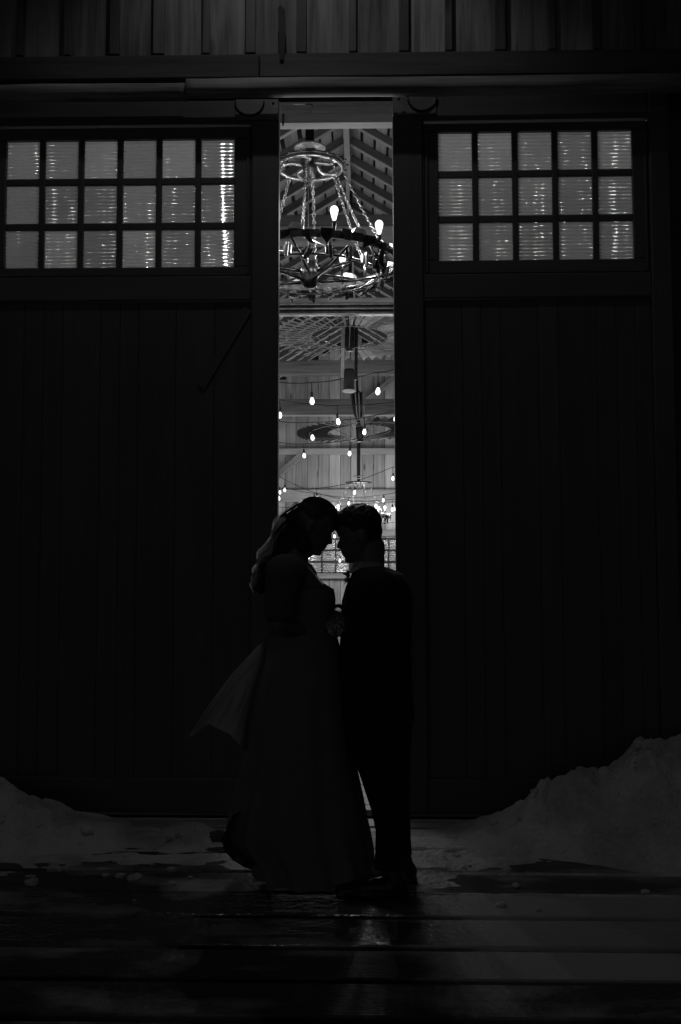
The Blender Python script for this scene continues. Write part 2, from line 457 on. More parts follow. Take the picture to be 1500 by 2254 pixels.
# ------------------------------------------------------------------ barn
barn = tag(empty('barn', (0, 6, 0)), 'timber barn with board siding, open roof frame and pale plank walls inside', 'barn')
barn.location = (0, 0, 0)
RX, RZ, SLOPE = -0.19, 6.73, 0.60
XL, XR, YF, YB = -5.35, 4.97, 5.98, 22.0
def roofz(x): return RZ - SLOPE * abs(x - RX)

# front wall above the doors: boards and battens
fw = empty('front_wall', parent=barn)
wall_bot = at(745, 228, 5.965).z
x = -5.3; k = 0
cuts = []
while x < 4.9:
    cuts.append(x); x += random.choice((0.27, 0.29, 0.31))
cuts.append(4.95)
for a, b in zip(cuts, cuts[1:]):
    top = min(roofz(a), roofz(b)) - 0.02
    box('board', (a + .004, 5.905 + random.uniform(-.004, .006), at(745, 115, 5.9).z - .06), (b - .004, 5.935, top), M['siding'], fw, 0.004)
for a in cuts[1:-1]:
    top = roofz(a) - 0.03
    w = random.choice((0.022, 0.03, 0.034))
    box('batten', (a - w, 5.872, at(745, 113, 5.87).z), (a + w, 5.902, top), M['batten'], fw, 0.004)
box('wall_core', (-5.3, 5.94, 4.47), (4.95, 6.12, 5.0), M['roof'], fw, 0)
box('lintel_board', (-5.3, 5.94, wall_bot), (4.95, 5.965, at(745, 115, 5.94).z), M['roof'], fw, 0)
box('bounce_board', (-5.3, 5.966, wall_bot + .012), (4.95, 5.98, 4.46), M['wall_in'], fw, 0.003)  # added pale board, bounces hall light onto the header
# gable core above
bm = bmesh.new()
pts = [(-5.3, 5.0), (4.95, 5.0), (4.95, roofz(4.95) - .05), (RX, RZ - .05), (-5.3, roofz(-5.3) - .05)]
pts = [(-5.3, 5.005), (4.95, 5.005), (RX + (RZ - 5.05) / SLOPE, 5.02), (RX, RZ - .05), (RX - (RZ - 5.05) / SLOPE, 5.02)]
lo_ = [bm.verts.new((p[0], 5.95, p[1])) for p in pts]; hi_ = [bm.verts.new((p[0], 6.1, p[1])) for p in pts]
bm.faces.new(lo_); bm.faces.new(hi_[::-1])
for i in range(len(pts)):
    j = (i + 1) % len(pts); bm.faces.new((lo_[i], lo_[j], hi_[j], hi_[i]))
mesh_obj('gable_core', bm, M['roof'], fw)
# side parts of the front wall beside the door opening
box('wall_side', (-5.3, 5.98, 0), (-2.28, 6.12, wall_bot - .003), M['batten'], fw, 0)
box('wall_side', (1.76, 5.98, 0), (4.95, 6.12, wall_bot - .003), M['batten'], fw, 0)
x = 1.76
while x < 4.9:
    box('board', (x + .003, 5.955, 0.02), (x + .287, 5.978, wall_bot), M['batten'], fw, 0.004); x += .29
x = -2.28
while x > -5.2:
    box('board', (x - .287, 5.955, 0.02), (x - .003, 5.978, wall_bot), M['batten'], fw, 0.004); x -= .29
bm = bmesh.new()
pts = [P0 for P0 in ((612, 18), (618, 10), (628, 22), (630, 60), (627, 110), (625, 131), (616, 131), (614, 80))]
A = [bm.verts.new(at(x, yy, 5.785)) for x, yy in pts]; B = [bm.verts.new(at(x, yy, 5.797)) for x, yy in pts]
bm.faces.new(A); bm.faces.new(B[::-1])
for i in range(len(pts)): bm.faces.new((A[i], A[(i + 1) % len(pts)], B[(i + 1) % len(pts)], B[i]))
mesh_obj('dark_bar', bm, M['roof'], barn)  # thin dark tapered shape over siding and trim
# horizontal trim board and the fascia that covers the sliding track
box('trim_board', (-5.3, 5.80, at(745, 168, 5.8).z), (-0.62, 5.868, at(745, 116, 5.8).z), M['trim'], barn, 0.006)
box('trim_board', (-0.615, 5.803, at(745, 167, 5.8).z), (4.95, 5.868, at(745, 114.5, 5.8).z), M['trim'], barn, 0.006)
def fascia(x0, x1, zc, hh, yc, seed):
    bm = bmesh.new(); n = int((x1 - x0) / 0.05); S = 14; rings = []
    for i in range(n + 1):
        X = x0 + (x1 - x0) * i / n; ring = []
        for k in range(S):
            a = 2 * pi * k / S
            ca, sa = cos(a), sin(a)
            yy = math.copysign(abs(ca) ** .5, ca) * 0.06; zz = math.copysign(abs(sa) ** .55, sa) * hh
            w = noise.noise(Vector((X * 1.2, zz * 14, seed))) * .012 + noise.noise(Vector((X * 4, a, seed + 9))) * .004
            ring.append(bm.verts.new((X, yc + yy + w * (ca < 0), zc + zz + noise.noise(Vector((X * .9, 3, seed))) * .007)))
        rings.append(ring)
    for A, B in zip(rings, rings[1:]):
        for k in range(S): bm.faces.new((A[k], A[(k + 1) % S], B[(k + 1) % S], B[k]))
    bm.faces.new(rings[0]); bm.faces.new(rings[-1])
    mesh_obj('fascia', bm, M['fascia'], barn, True)
FZ0, FZ1 = at(745, 200, 5.66).z, at(745, 168, 5.66).z
fascia(-5.3, -1.035, (FZ0 + FZ1) / 2 - .012, (FZ1 - FZ0) / 2 - .006, 5.72, 3)
fascia(-1.03, 4.95, (FZ0 + FZ1) / 2, (FZ1 - FZ0) / 2, 5.70, 11)
box('door_track', (-5.2, 5.875, at(745, 205, 5.87).z), (4.9, 5.93, at(745, 170, 5.87).z), M['iron'], barn, 0.004)

# inner header over the opening, two stacked boards with a broken edge
hd = empty('header', parent=barn)
HY = 6.42
a = at(560, 253, HY); b = at(930, 228, HY)
box('board', (-5.1, HY, at(745, 252, HY).z + .002), (at(688, 230, HY).x - .004, HY + .09, at(745, 229.0, HY).z), M['header'], hd, 0.006)
box('board', (at(688, 230, HY).x, HY + .002, at(745, 252, HY).z + .003), (4.7, HY + .09, at(745, 226.5, HY).z), M['header'], hd, 0.006)
box('board', (-5.1, HY - .02, at(745, 271.5, HY).z), (4.7, HY + .09, at(745, 252.5, HY).z), M['header'], hd, 0.008)
box('latch', (at(624, 0, HY).x, HY - .05, at(0, 291, HY).z), (at(627.5, 0, HY).x, HY - .03, at(0, 262, HY).z), M['iron'], hd, 0.003)

# roof: ridge, rafters, spaced boards, outer sheet
roof = empty('roof', parent=barn)
box('ridge_beam', (RX - .035, 6.1, RZ - .26), (RX + .035, YB - .02, RZ - .03), M['beam_y'], roof, 0.006)
d1 = 11.9; sp = 0.55
ys = [d1 + sp * i for i in range(-10, 19)]
ca_ = 1 / sqrt(1 + SLOPE ** 2)
for yy in ys:
    if yy < 6.3 or yy > YB - .06: continue
    dz = random.uniform(-.012, .012)
    for s in (-1, 1):
        xe = XL - .3 if s < 0 else XR + .3
        p0 = Vector((RX + s * .04, yy, RZ - .070 + dz)); p1 = Vector((xe, yy, roofz(xe) - .050 + dz))
        beam('rafter', p0, p1, 0.05, 0.10, M['rafter'], roof, 0.004)
        up_ = Vector((0, 0, -.058))
        beam('lit_edge_strip', p0 + up_, p1 + up_, 0.06, 0.012, M['lit_edge'], roof, 0.002)  # pale strip added as the lit underside of each rafter
for s in (-1, 1):
    t = 0.05; L = (5.4) / ca_
    while t < L:
        w = random.choice((0.14, 0.17, 0.2)); g = random.uniform(0.03, 0.06)
        cx = RX + s * (t + w / 2) * ca_; cz = RZ - (t + w / 2) * ca_ * SLOPE + 0.012
        o = bpy.data.objects.new('roof_board', box_mesh(w, YB - 6.15, 0.022, 0.003, M['beam_y']))
        o.location = (cx, (YB + 6.15) / 2, cz); o.rotation_euler = (0, s * math.atan(SLOPE), 0); link(o, roof)
        t += w + g
    bm = bmesh.new()
    xe = XL - .6 if s < 0 else XR + .6
    q = [bm.verts.new(v) for v in ((RX, 5.3, RZ + .06), (RX, YB + .4, RZ + .06), (xe, YB + .4, roofz(xe) + .06), (xe, 5.3, roofz(xe) + .06))]
    f = bm.faces.new(q); r = bmesh.ops.extrude_face_region(bm, geom=[f])
    bmesh.ops.translate(bm, vec=(0, 0, .05), verts=[v for v in r['geom'] if isinstance(v, bmesh.types.BMVert)])
    mesh_obj('roof_sheet', bm, M['roof'], roof)

# tie beams of the bents
def tie(px_y0, px_y1, Y, name='tie_beam', th=0.2, mat='beam', par=barn):
    z1 = at(745, px_y0, Y).z; z0 = at(745, px_y1, Y).z
    return box(name, (XL + .1, Y, z0), (XR - .1, Y + th, z1), M[mat], par, 0.012)
tie(655, 667, 10.8)
tr = empty('steel_track', parent=barn)
YT = 10.74
for (a, b, dy) in ((667.5, 671, 0.0), (671, 677, 0.05), (677, 681, 0.0), (681, 689, 0.06), (689.5, 692.5, -.02)):
    z1 = at(745, a, YT).z; z0 = at(745, b, YT).z
    box('rail', (XL + .1, YT + dy, z0), (XR - .1, YT + dy + .09 - dy * .5, z1), M['steel'] if dy < .03 else M['iron'], tr, 0.006)
tie(793, 823, 14.2)
tie(878, 913, 17.9)
tie(497, 536, 10.9, 'collar_beam', 0.12)
tie(472, 496, 11.15, 'collar_beam', 0.12, 'rafter')  # darker wood puts this beam's weaker light into its colour
tie(446, 470, 18.2, 'collar_beam', 0.12, 'rafter') if False else None
for Y in (10.85, 14.25, 17.95):
    for X in (XL + .2, XR - .2):
        box('post', (X - .1, Y - .06, 0.0), (X + .1, Y + .14, 3.6 if X < 0 else 3.6), M['post'], barn, 0.01)

# far gable wall with girts, braces and windows
gw = empty('gable_wall', parent=barn)
x = XL; PXM = 100
bounds = []
while x < XR:
    bounds.append(x); x += random.uniform(0.225, 0.26)
bounds.append(XR + .02)
wx0, wx1 = at(640, 1262, YB).x, at(897, 1262, YB).x
wz0, wz1 = at(745, 1262, YB).z, at(745, 1186, YB).z
for a, b in zip(bounds, bounds[1:]):
    top = min(roofz(a), roofz(b)) - .03
    yj = random.uniform(-.008, .008); g = random.uniform(.002, .006)
    if b > wx0 and a < wx1:
        box('board', (a + g, YB + yj, wz1 + .02), (b - g, YB + .03 + yj, top), M['wall_in'], gw, 0.005)
        box('board', (a + g, YB + yj, 0.02), (b - g, YB + .03 + yj, wz0 - .02), M['wall_in'], gw, 0.005)
    else:
        box('board', (a + g, YB + yj, 0.02), (b - g, YB + .03 + yj, top), M['wall_in'], gw, 0.005)
box('wall_back', (XL, YB + .045, 0), (XR, YB + .2, RZ), M['roof'], gw, 0)
def girt(y0, y1, th=.12, Y=None, x0=None, x1=None):
    Y = Y or YB - th - .012
    box('girt', (x0 or XL + .05, Y, at(745, y1, Y).z), (x1 or XR - .05, Y + th, at(745, y0, Y).z), M['beam'], gw, 0.01)
girt(986, 1000); girt(1077, 1104, .15); girt(1166, 1180, .06); girt(1262, 1274, .07)
for (x0, y0, x1, y1) in ((668, 998, 600, 1056), (672, 1104, 596, 1160), (660, 896, 600, 950), (880, 823, 800, 890), (925, 1000, 990, 1056)):
    Y = YB - .1
    beam('brace', at(x0, y0, Y), at(x1, y1, Y), 0.09, 0.14, M['beam'], gw, 0.008)
for xx in (620, 935, 500, 1060):
    p = at(xx, 1100, YB - .16)
    box('post', (p.x - .1, YB - .2, 0.0), (p.x + .1, YB - .18 + .15, roofz(p.x) - .1), M['post'], gw, 0.01) if xx not in (620, 935) else None
# far windows, rows of small panes
def far_window(px0, px1):
    wdw = empty('window', parent=barn)
    x0, x1 = at(px0, 1262, YB).x, at(px1, 1262, YB).x
    n = max(2, round((x1 - x0) / .31)); rows = 3
    dx = (x1 - x0) / n; dz = (wz1 - wz0) / rows
    for i in range(n):
        for j in range(rows):
            bm = bmesh.new(); R = 6
            prev = None
            for q in range(R * 8 + 1):
                t = q / (R * 8)
                yy = 0.0055 * cos(2 * pi * R * t)
                r2 = [bm.verts.new((x0 + i * dx + .014, YB + .01 + yy, wz0 + j * dz + .014 + t * (dz - .028))), bm.verts.new((x0 + (i + 1) * dx - .014, YB + .01 + yy, wz0 + j * dz + .014 + t * (dz - .028)))]
                if prev: bm.faces.new((prev[0], prev[1], r2[1], r2[0]))
                prev = r2
            mesh_obj('pane', bm, M['farglass'], wdw, True)
    for i in range(n + 1):
        box('glazing_bar', (x0 + i * dx - .014, YB - .03, wz0), (x0 + i * dx + .014, YB + .006, wz1), M['iron'], wdw, 0.003)
    for j in range(rows + 1):
        box('glazing_bar', (x0, YB - .032, wz0 + j * dz - .012), (x1, YB + .004, wz0 + j * dz + .012), M['iron'], wdw, 0.003)
far_window(648, 770); far_window(822, 890)

# long side walls
for s, X in ((-1, XL), (1, XR)):
    sw = empty('side_wall', parent=barn)
    y = 6.15
    while y < YB - .1:
        w = min(0.42, YB - y)
        box('board', (X - .02, y + .003, 0.0), (X + .02, y + w - .003, roofz(X) - .03), M['wall_in'], sw, 0.004); y += w
    box('wall_core', (X + s * .03, 6.15, 0), (X + s * .14, YB, roofz(X) - .05), M['roof'], sw, 0)

# ================================================================== SLIDING DOORS
DY = 5.86
GY = 5.905
def zpx(py, Y=DY, px=745): return at(px, py, Y).z
def xpx(px, Y=DY, py=600): return at(px, py, Y).x

_pane = {}
def pane_mesh(w, h, ribs=11):
    key = (round(w, 4), round(h, 4))
    if key in _pane: return _pane[key]
    bm = bmesh.new(); n = ribs * 8; prev = None
    for q in range(n + 1):
        t = q / n; yy = -abs(sin(pi * ribs * t)) * 0.0072
        z = -h / 2 + t * h
        r = [bm.verts.new((-w / 2, yy, z)), bm.verts.new((w / 2, yy, z))]
        if prev: bm.faces.new((prev[0], prev[1], r[1], r[0]))
        prev = r
    me = bpy.data.meshes.new('pane'); bm.to_mesh(me); bm.free(); me.materials.append(M['glass'])
    for p in me.polygons: p.use_smooth = True
    _pane[key] = me; return me

def sliding_door(label, X0, X1, top, wx0, wx1, cols, wz_top, wz_bot, fx0, fx1, fz_top, fz_bot, rail_bot, st_l, st_r, plate_side):
    d = tag(empty('barn_door', ((X0 + X1) / 2, DY, 0.02)), label, 'barn door', 'sliding doors of the barn')
    O = Vector(d.location)
    def B(name, lo, hi, mat, par=d, bev=.005, **k):
        off = O if par is d else O
        return box(name, Vector(lo) - off, Vector(hi) - off, mat, par, bev, **k)
    zb = 0.03
    B('stile', (X0, DY, zb), (X0 + st_l, DY + .09, top), M['door'], bev=.007)
    B('stile', (X1 - st_r, DY, zb), (X1, DY + .09, top), M['door'], bev=.007)
    xi0, xi1 = X0 + st_l + .002, X1 - st_r - .002
    B('rail', (xi0, DY + .001, fz_top + .012), (xi1, DY + .088, top - .003), M['door_h'])
    B('rail', (xi0, DY + .002, rail_bot), (xi1, DY + .088, fz_bot - .006), M['door_h'])
    B('rail', (xi0, DY + .003, zb), (xi1, DY + .088, zb + .2), M['door_h'])
    # boards under the window
    x = xi0
    while x < xi1 - .02:
        w = random.choice((0.112, 0.118, 0.225, 0.23)); x2 = min(x + w, xi1)
        if xi1 - x2 < .05: x2 = xi1
        B('board', (x + .0008, DY + .028 + random.uniform(0, .002), zb + .195), (x2 - .0008, DY + .05, rail_bot - .004), M['door'], bev=.0025); x = x2
    B('backing', (xi0, DY + .052, zb + .202), (xi1, DY + .085, rail_bot - .006), M['door'], bev=0)
    # a diagonal brace in each lower panel
    sx = 1 if plate_side == 'r' else -1
    xa = xi1 if sx > 0 else xi0
    if sx > 0: beam('brace', Vector((xa - sx * .02, DY + .022, rail_bot - .05)) - O, Vector((xa - sx * .30, DY + .022, rail_bot - .52)) - O, .012, .06, M['door_h'], d)
    # window
    win = empty('window', parent=d)
    if xi0 < fx0 - .005: B('filler', (xi0, DY + .012, fz_bot - .004), (fx0 - .001, DY + .086, fz_top + .01), M['door'], d)
    if xi1 > fx1 + .005: B('filler', (fx1 + .001, DY + .012, fz_bot - .004), (xi1, DY + .086, fz_top + .01), M['door'], d)
    B('frame', (fx0, DY + .016, wz_top), (fx1, DY + .082, fz_top), M['door_h'], win)
    B('frame', (fx0, DY + .016, fz_bot), (fx1, DY + .082, wz_bot), M['door_h'], win)
    B('frame', (fx0, DY + .018, wz_bot + .001), (wx0, DY + .082, wz_top - .001), M['door'], win)
    B('frame', (wx1, DY + .018, wz_bot + .001), (fx1, DY + .082, wz_top - .001), M['door'], win)
    B('frame_bead', (fx0 + .006, DY + .006, fz_bot + .006), (fx0 + .022, DY + .0165, fz_top - .006), M['door'], win)
    B('frame_bead', (fx1 - .022, DY + .006, fz_bot + .006), (fx1 - .006, DY + .0165, fz_top - .006), M['door'], win)
    m = 13.5 * DY / F
    pw = (wx1 - wx0 - m * (cols - 1)) / cols; ph = (wz_top - wz_bot - m * 1.15 * 2) / 3
    for i in range(cols - 1):
        xm = wx0 + (i + 1) * pw + i * m
        B('glazing_bar', (xm, DY + .024, wz_bot + .001), (xm + m, DY + .07, wz_top - .001), M['door'], win, .004)
    for j in range(2):
        zm = wz_bot + (j + 1) * ph + j * m * 1.15
        B('glazing_bar', (wx0 + .001, DY + .028, zm), (wx1 - .001, DY + .066, zm + m * 1.15), M['door_h'], win, .004)
    for i in range(cols):
        for j in range(3):
            p = bpy.data.objects.new('pane', pane_mesh(pw + .012, ph + .012)); link(p, win)
            p.location = Vector((wx0 + pw / 2 + i * (pw + m), DY + .05, wz_bot + ph / 2 + j * (ph + m * 1.15))) - O
            p.rotation_euler = (radians(random.uniform(-1.2, 1.2)), radians(random.choice((0, 0, 180))), radians(random.uniform(-1, 1)))
    # hanger plate with half-round wheel guard and bolts
    if plate_side == 'r': px0, px1, ac = X1 - .262, X1 - .004, X1 - .175
    else: px0, px1, ac = X0 + .004, X0 + .262, X0 + .175
    pl = B('hanger_plate', (px0, DY - .009, top - .13), (px1, DY - .001, top - .002), M['plate'], bev=.003)
    bm = bmesh.new()
    add_tube(bm, [Vector((ac + .085 * cos(a), DY - .014, top - .02 + .085 * sin(a))) - O for a in [pi + pi * q / 16 for q in range(17)]], .006, 8)
    mesh_obj('wheel_guard', bm, M['iron'], d, True)
    for (bx, bz) in ((.03, .025), (.06, .11), (.2, .105), (.012, .115)):
        bm = bmesh.new(); add_lathe(bm, [(0, .009), (.006, .008), (.0085, .003), (.009, 0), (0, 0)], 10)
        o = mesh_obj('bolt', bm, M['steel'], d, True)
        o.rotation_euler = (radians(90), 0, 0)
        o.location = Vector(((px1 - bx) if plate_side == 'r' else (px0 + bx), DY - .0095, top - bz)) - O
    return d

ld = sliding_door('left-hand sliding barn door, window of six pane columns, against the bride side',
    xpx(-92), xpx(613.5), zpx(217), xpx(13, GY), xpx(516, GY), 6, zpx(309, GY, 500), zpx(590, GY, 500),
    xpx(-24), xpx(550), zpx(276, DY, 500), zpx(605, DY, 500), zpx(660, DY, 500), .17, .162, 'r')
ld['label'] = 'dark sliding barn door behind the woman, its window six panes wide'
rd = sliding_door('right', xpx(872.5), xpx(1486), zpx(208, DY, 880), xpx(972, GY), xpx(1400, GY), 5, zpx(293, GY, 1100), zpx(575, GY, 1100),
    xpx(942), xpx(1438), zpx(268, DY, 1000), zpx(600, DY, 1000), zpx(655, DY, 1000), .178, .12, 'l')
rd['label'] = 'dark sliding barn door behind the man, its window five panes wide'
rd.rotation_euler = (0, radians(-.25), 0)

# ================================================================== LAMPS AND FANS
def bulb_profile(s=1.0):
    return [(0, .062 * s), (.012 * s, .060 * s), (.024 * s, .052 * s), (.031 * s, .038 * s), (.032 * s, .026 * s), (.028 * s, .006 * s), (.021 * s, -.020 * s), (.015 * s, -.042 * s), (.013 * s, -.05 * s), (0, -.05 * s)]

def make_chandelier(R=.71, RB=.62, n=8, phase=radians(-69.5), up=.79, rod=2.2):
    root = empty('chandelier')
    bm = bmesh.new()      # rim: flat iron tyre
    S = 56; rr = []
    for k in range(S):
        a = 2 * pi * k / S
        rr.append([bm.verts.new((r * cos(a), r * sin(a), z)) for r, z in ((R - .012, -.03), (R + .012, -.03), (R + .012, .03), (R - .012, .03))])
    for k in range(S):
        A, B = rr[k], rr[(k + 1) % S]
        for q in range(4): bm.faces.new((A[q], A[(q + 1) % 4], B[(q + 1) % 4], B[q]))
    rim = mesh_obj('rim', bm, M['iron'], root)
    bm = bmesh.new(); add_tube(bm, [(.8 * R * cos(2 * pi * k / 40), .8 * R * sin(2 * pi * k / 40), -.11) for k in range(40)], .009, 6, True)
    mesh_obj('lower_ring', bm, M['iron'], root, True)
    bm = bmesh.new(); add_lathe(bm, [(0, -.0), (.05, -.0), (.055, -.03), (.075, -.05), (.085, -.11), (.07, -.15), (.075, -.17), (.05, -.21), (.02, -.22), (0, -.22)], 18)
    hub = mesh_obj('hub', bm, M['iron'], root, True)
    for k in range(10):
        a = 2 * pi * k / 10 + .17
        bm = bmesh.new()
        dz = -.05 if k % 2 else -.14
        c, s = cos(a), sin(a)
        add_tube(bm, [(c * .06, s * .06, -.08 if k % 2 else -.16), (c * R * .5, s * R * .5, dz), (c * R * .98, s * R * .98, -.025 if k % 2 else -.07)], [.016, .012, .009], 6)
        mesh_obj('spoke', bm, M['iron'], root, True)
    # plough-share plates hanging on the rim, each bent and turned a little differently
    for k in range(26):
        a = 2 * pi * k / 26 + .1 + random.uniform(-.05, .05)
        bm = bmesh.new(); w = random.uniform(.04, .085); h = random.uniform(.07, .15)
        kind = k % 4
        if kind == 0: pr = [(-w, .035), (w * .8, .04), (w, .0), (w * .45, -h * .55), (w * .1, -h), (-w * .35, -h * .6), (-w * .9, -.02)]
        elif kind == 1: pr = [(-w * .5, .045), (w * .5, .045), (w * .55, -h * .35), (w * .3, -h * .42), (-w * .45, -h * .38)]
        elif kind == 2: pr = [(-w * 1.3, .02), (w * 1.2, .035), (w * 1.25, -.01), (w * .2, -.03), (-w * .5, -h * .5), (-w * 1.2, -h * .35)]
        else: pr = [(-w * .25, .03), (w * .3, .03), (w * .5, -h * .5), (w * .95, -h * 1.1), (w * .35, -h * .95), (-w * .1, -h * .5)]
        npt = len(pr)
        A = [bm.verts.new((.016 + .03 * (x / w) ** 2, x, z)) for x, z in pr]; B = [bm.verts.new((.030 + .03 * (x / w) ** 2, x, z)) for x, z in pr]
        bm.faces.new(A); bm.faces.new(B[::-1])
        for i in range(npt): bm.faces.new((A[i], A[(i + 1) % npt], B[(i + 1) % npt], B[i]))
        o = mesh_obj('plough_plate', bm, M['iron'], root)
        o.location = (R * cos(a), R * sin(a), -.005); o.rotation_euler = (random.uniform(-.15, .15), random.uniform(-.25, .45), a)
    for k in range(24):     # square brackets and bolts along the lower edge
        a = 2 * pi * k / 24 + .3
        bm = bmesh.new()
        add_box(bm, (-.012, -.03, -.05), (.012, .03, .02)); add_lathe(bm, [(0, .05), (.014, .045), (.018, .02), (.014, -.07), (0, -.075)], 8, (.02, 0, -.01))
        o = mesh_obj('bracket', bm, M['iron'] if k % 4 else M['steel'], root)
        o.location = (R * .86 * cos(a), R * .86 * sin(a), -.09 + random.uniform(-.03, .03)); o.rotation_euler = (random.uniform(-.4, .4), random.uniform(-.3, .3), a)
    for k in range(8):      # cross rods between rim and lower ring
        a = 2 * pi * k / 8; b = a + .75
        bm = bmesh.new(); add_tube(bm, [(R * .98 * cos(a), R * .98 * sin(a), -.03), (R * .8 * cos(b), R * .8 * sin(b), -.11)], .006, 6)
        mesh_obj('tie_rod', bm, M['steel'], root)
    for k in range(n):
        a = phase + 2 * pi * k / n
        p = Vector((RB * cos(a), RB * sin(a), 0))
        bm = bmesh.new(); add_lathe(bm, [(0, -.02), (.01, -.02), (.012, .015), (.02, .015), (.012, .03), (.010, .09), (.017, .095), (.018, .135), (.014, .14), (0, .14)], 12)
        so = mesh_obj('socket', bm, M['iron'], root, True, p)
        bm = bmesh.new(); add_lathe(bm, bulb_profile(), 12, (0, 0, .192))
        if k != 4:
            mesh_obj('bulb', bm, M['bulb'], so, True); filament(so, CHAND_W, (0, 0, .20))
        else: bm.free()
    for k in range(9):      # pale worn blocks bolted on top of the rim
        a = 2 * pi * k / 9 + .42
        w = random.uniform(.05, .075); h = random.uniform(.035, .06)
        bm = bmesh.new(); pr = [(-w, 0), (w, 0), (w * .95, h * .6), (w * .5, h), (-w * .6, h * .95), (-w * .9, h * .4)]
        A = [bm.verts.new((-.03, x, z)) for x, z in pr]; B = [bm.verts.new((.03, x, z)) for x, z in pr]
        bm.faces.new(A); bm.faces.new(B[::-1])
        for i in range(6): bm.faces.new((A[i], A[(i + 1) % 6], B[(i + 1) % 6], B[i]))
        o = mesh_obj('rim_block', bm, M['galv'], root); o.location = (R * cos(a), R * sin(a), .032); o.rotation_euler = (random.uniform(-.2, .2), 0, a + random.uniform(-.3, .3))
    # upper wheel
    rw = .265
    bm = bmesh.new(); add_tube(bm, [(rw * cos(2 * pi * k / 40), rw * sin(2 * pi * k / 40), up) for k in range(40)], .017, 8, True)
    mesh_obj('upper_wheel', bm, M['steel'], root, True)
    bm = bmesh.new(); add_tube(bm, [((rw + .022) * cos(2 * pi * k / 40), (rw + .022) * sin(2 * pi * k / 40), up + .02) for k in range(40)], .010, 6, True)
    for k in range(18):
        a = 2 * pi * k / 18; add_tube(bm, [(rw * cos(a), rw * sin(a), up + .012), ((rw + .055) * cos(a), (rw + .055) * sin(a), up + .022)], .007, 6)
    mesh_obj('toothed_ring', bm, M['iron'], root, True)
    for k in range(5):
        a = 2 * pi * k / 5 + .5
        bm = bmesh.new(); pts = []
        for q in range(7):
            t = q / 6; aa = a + .5 * sin(pi * t) ; r = .05 + (rw - .05) * t
            pts.append((r * cos(aa), r * sin(aa), up + .03 * (1 - t)))
        add_tube(bm, pts, [.02 - .006 * q / 6 for q in range(7)], 8)
        mesh_obj('wheel_spoke', bm, M['steel'], root, True)
    bm = bmesh.new(); add_lathe(bm, [(0, up - .09), (.05, up - .09), (.045, up - .03), (.06, up - .02), (.06, up + .05), (.04, up + .06), (.04, up + .10), (0, up + .1)], 16)
    mesh_obj('wheel_hub', bm, M['iron'], root, True)
    bm = bmesh.new(); add_lathe(bm, [(0, up + .15), (.125, up + .155), (.132, up + .165), (.125, up + .175), (0, up + .18)], 28)
    pl = mesh_obj('canopy_plate', bm, M['plate'], root, True)
    bm = bmesh.new(); add_box(bm, (-.035, -.035, up + .12), (.035, .035, up + rod))
    mesh_obj('hanger', bm, M['iron'], root)
    # chains
    link_me = None
    for k in range(8):
        a = phase + pi / 8 + 2 * pi * k / 8
        p0 = Vector((rw * cos(a), rw * sin(a), up - .01)); p1 = Vector((RB * cos(a), RB * sin(a), .10))
        L = (p1 - p0).length; ll = .036; nl = int(L / (ll * .78))
        d = (p1 - p0).normalized(); s = d.cross(Vector((0, 0, 1))).normalized(); q = d.cross(s)
        bm = bmesh.new()
        for i in range(nl + 1):
            c = p0 + d * (i / nl * L) + Vector((0, 0, -.03 * sin(pi * i / nl)))
            e1 = s if i % 2 else q
            pts = [c + d * (ll * .62 * cos(2 * pi * j / 8)) + e1 * (.012 * sin(2 * pi * j / 8)) for j in range(8)]
            add_tube(bm, pts, .0034, 5, True)
        mesh_obj('chain', bm, M['rope'], root, True)
        bm = bmesh.new(); add_tube(bm, [p1 + Vector((0, 0, .02)), p1 + Vector((0, 0, -.09))], .011, 8)
        mesh_obj('chain_post', bm, M['rope'], root, True)
    bm = bmesh.new(); add_tube(bm, [(-.01, -.05, up), (-.01, -.05, -.1)], .004, 6)
    mesh_obj('centre_rod', bm, M['rope'], root)
    return root

c1 = make_chandelier()
c1.location = (-.435, 8.05, 3.95)
tag(c1, 'large iron wheel chandelier on chains, high in the door gap', 'chandelier', 'wheel chandeliers in the hall')
c2 = copy_tree(c1)
p = at(790, 1137, 20.3); c2.location = p; c2.scale = (.86, .86, .86); c2.rotation_euler = (0, 0, .35)
tag(c2, 'small far chandelier just above the two touching heads', 'chandelier')

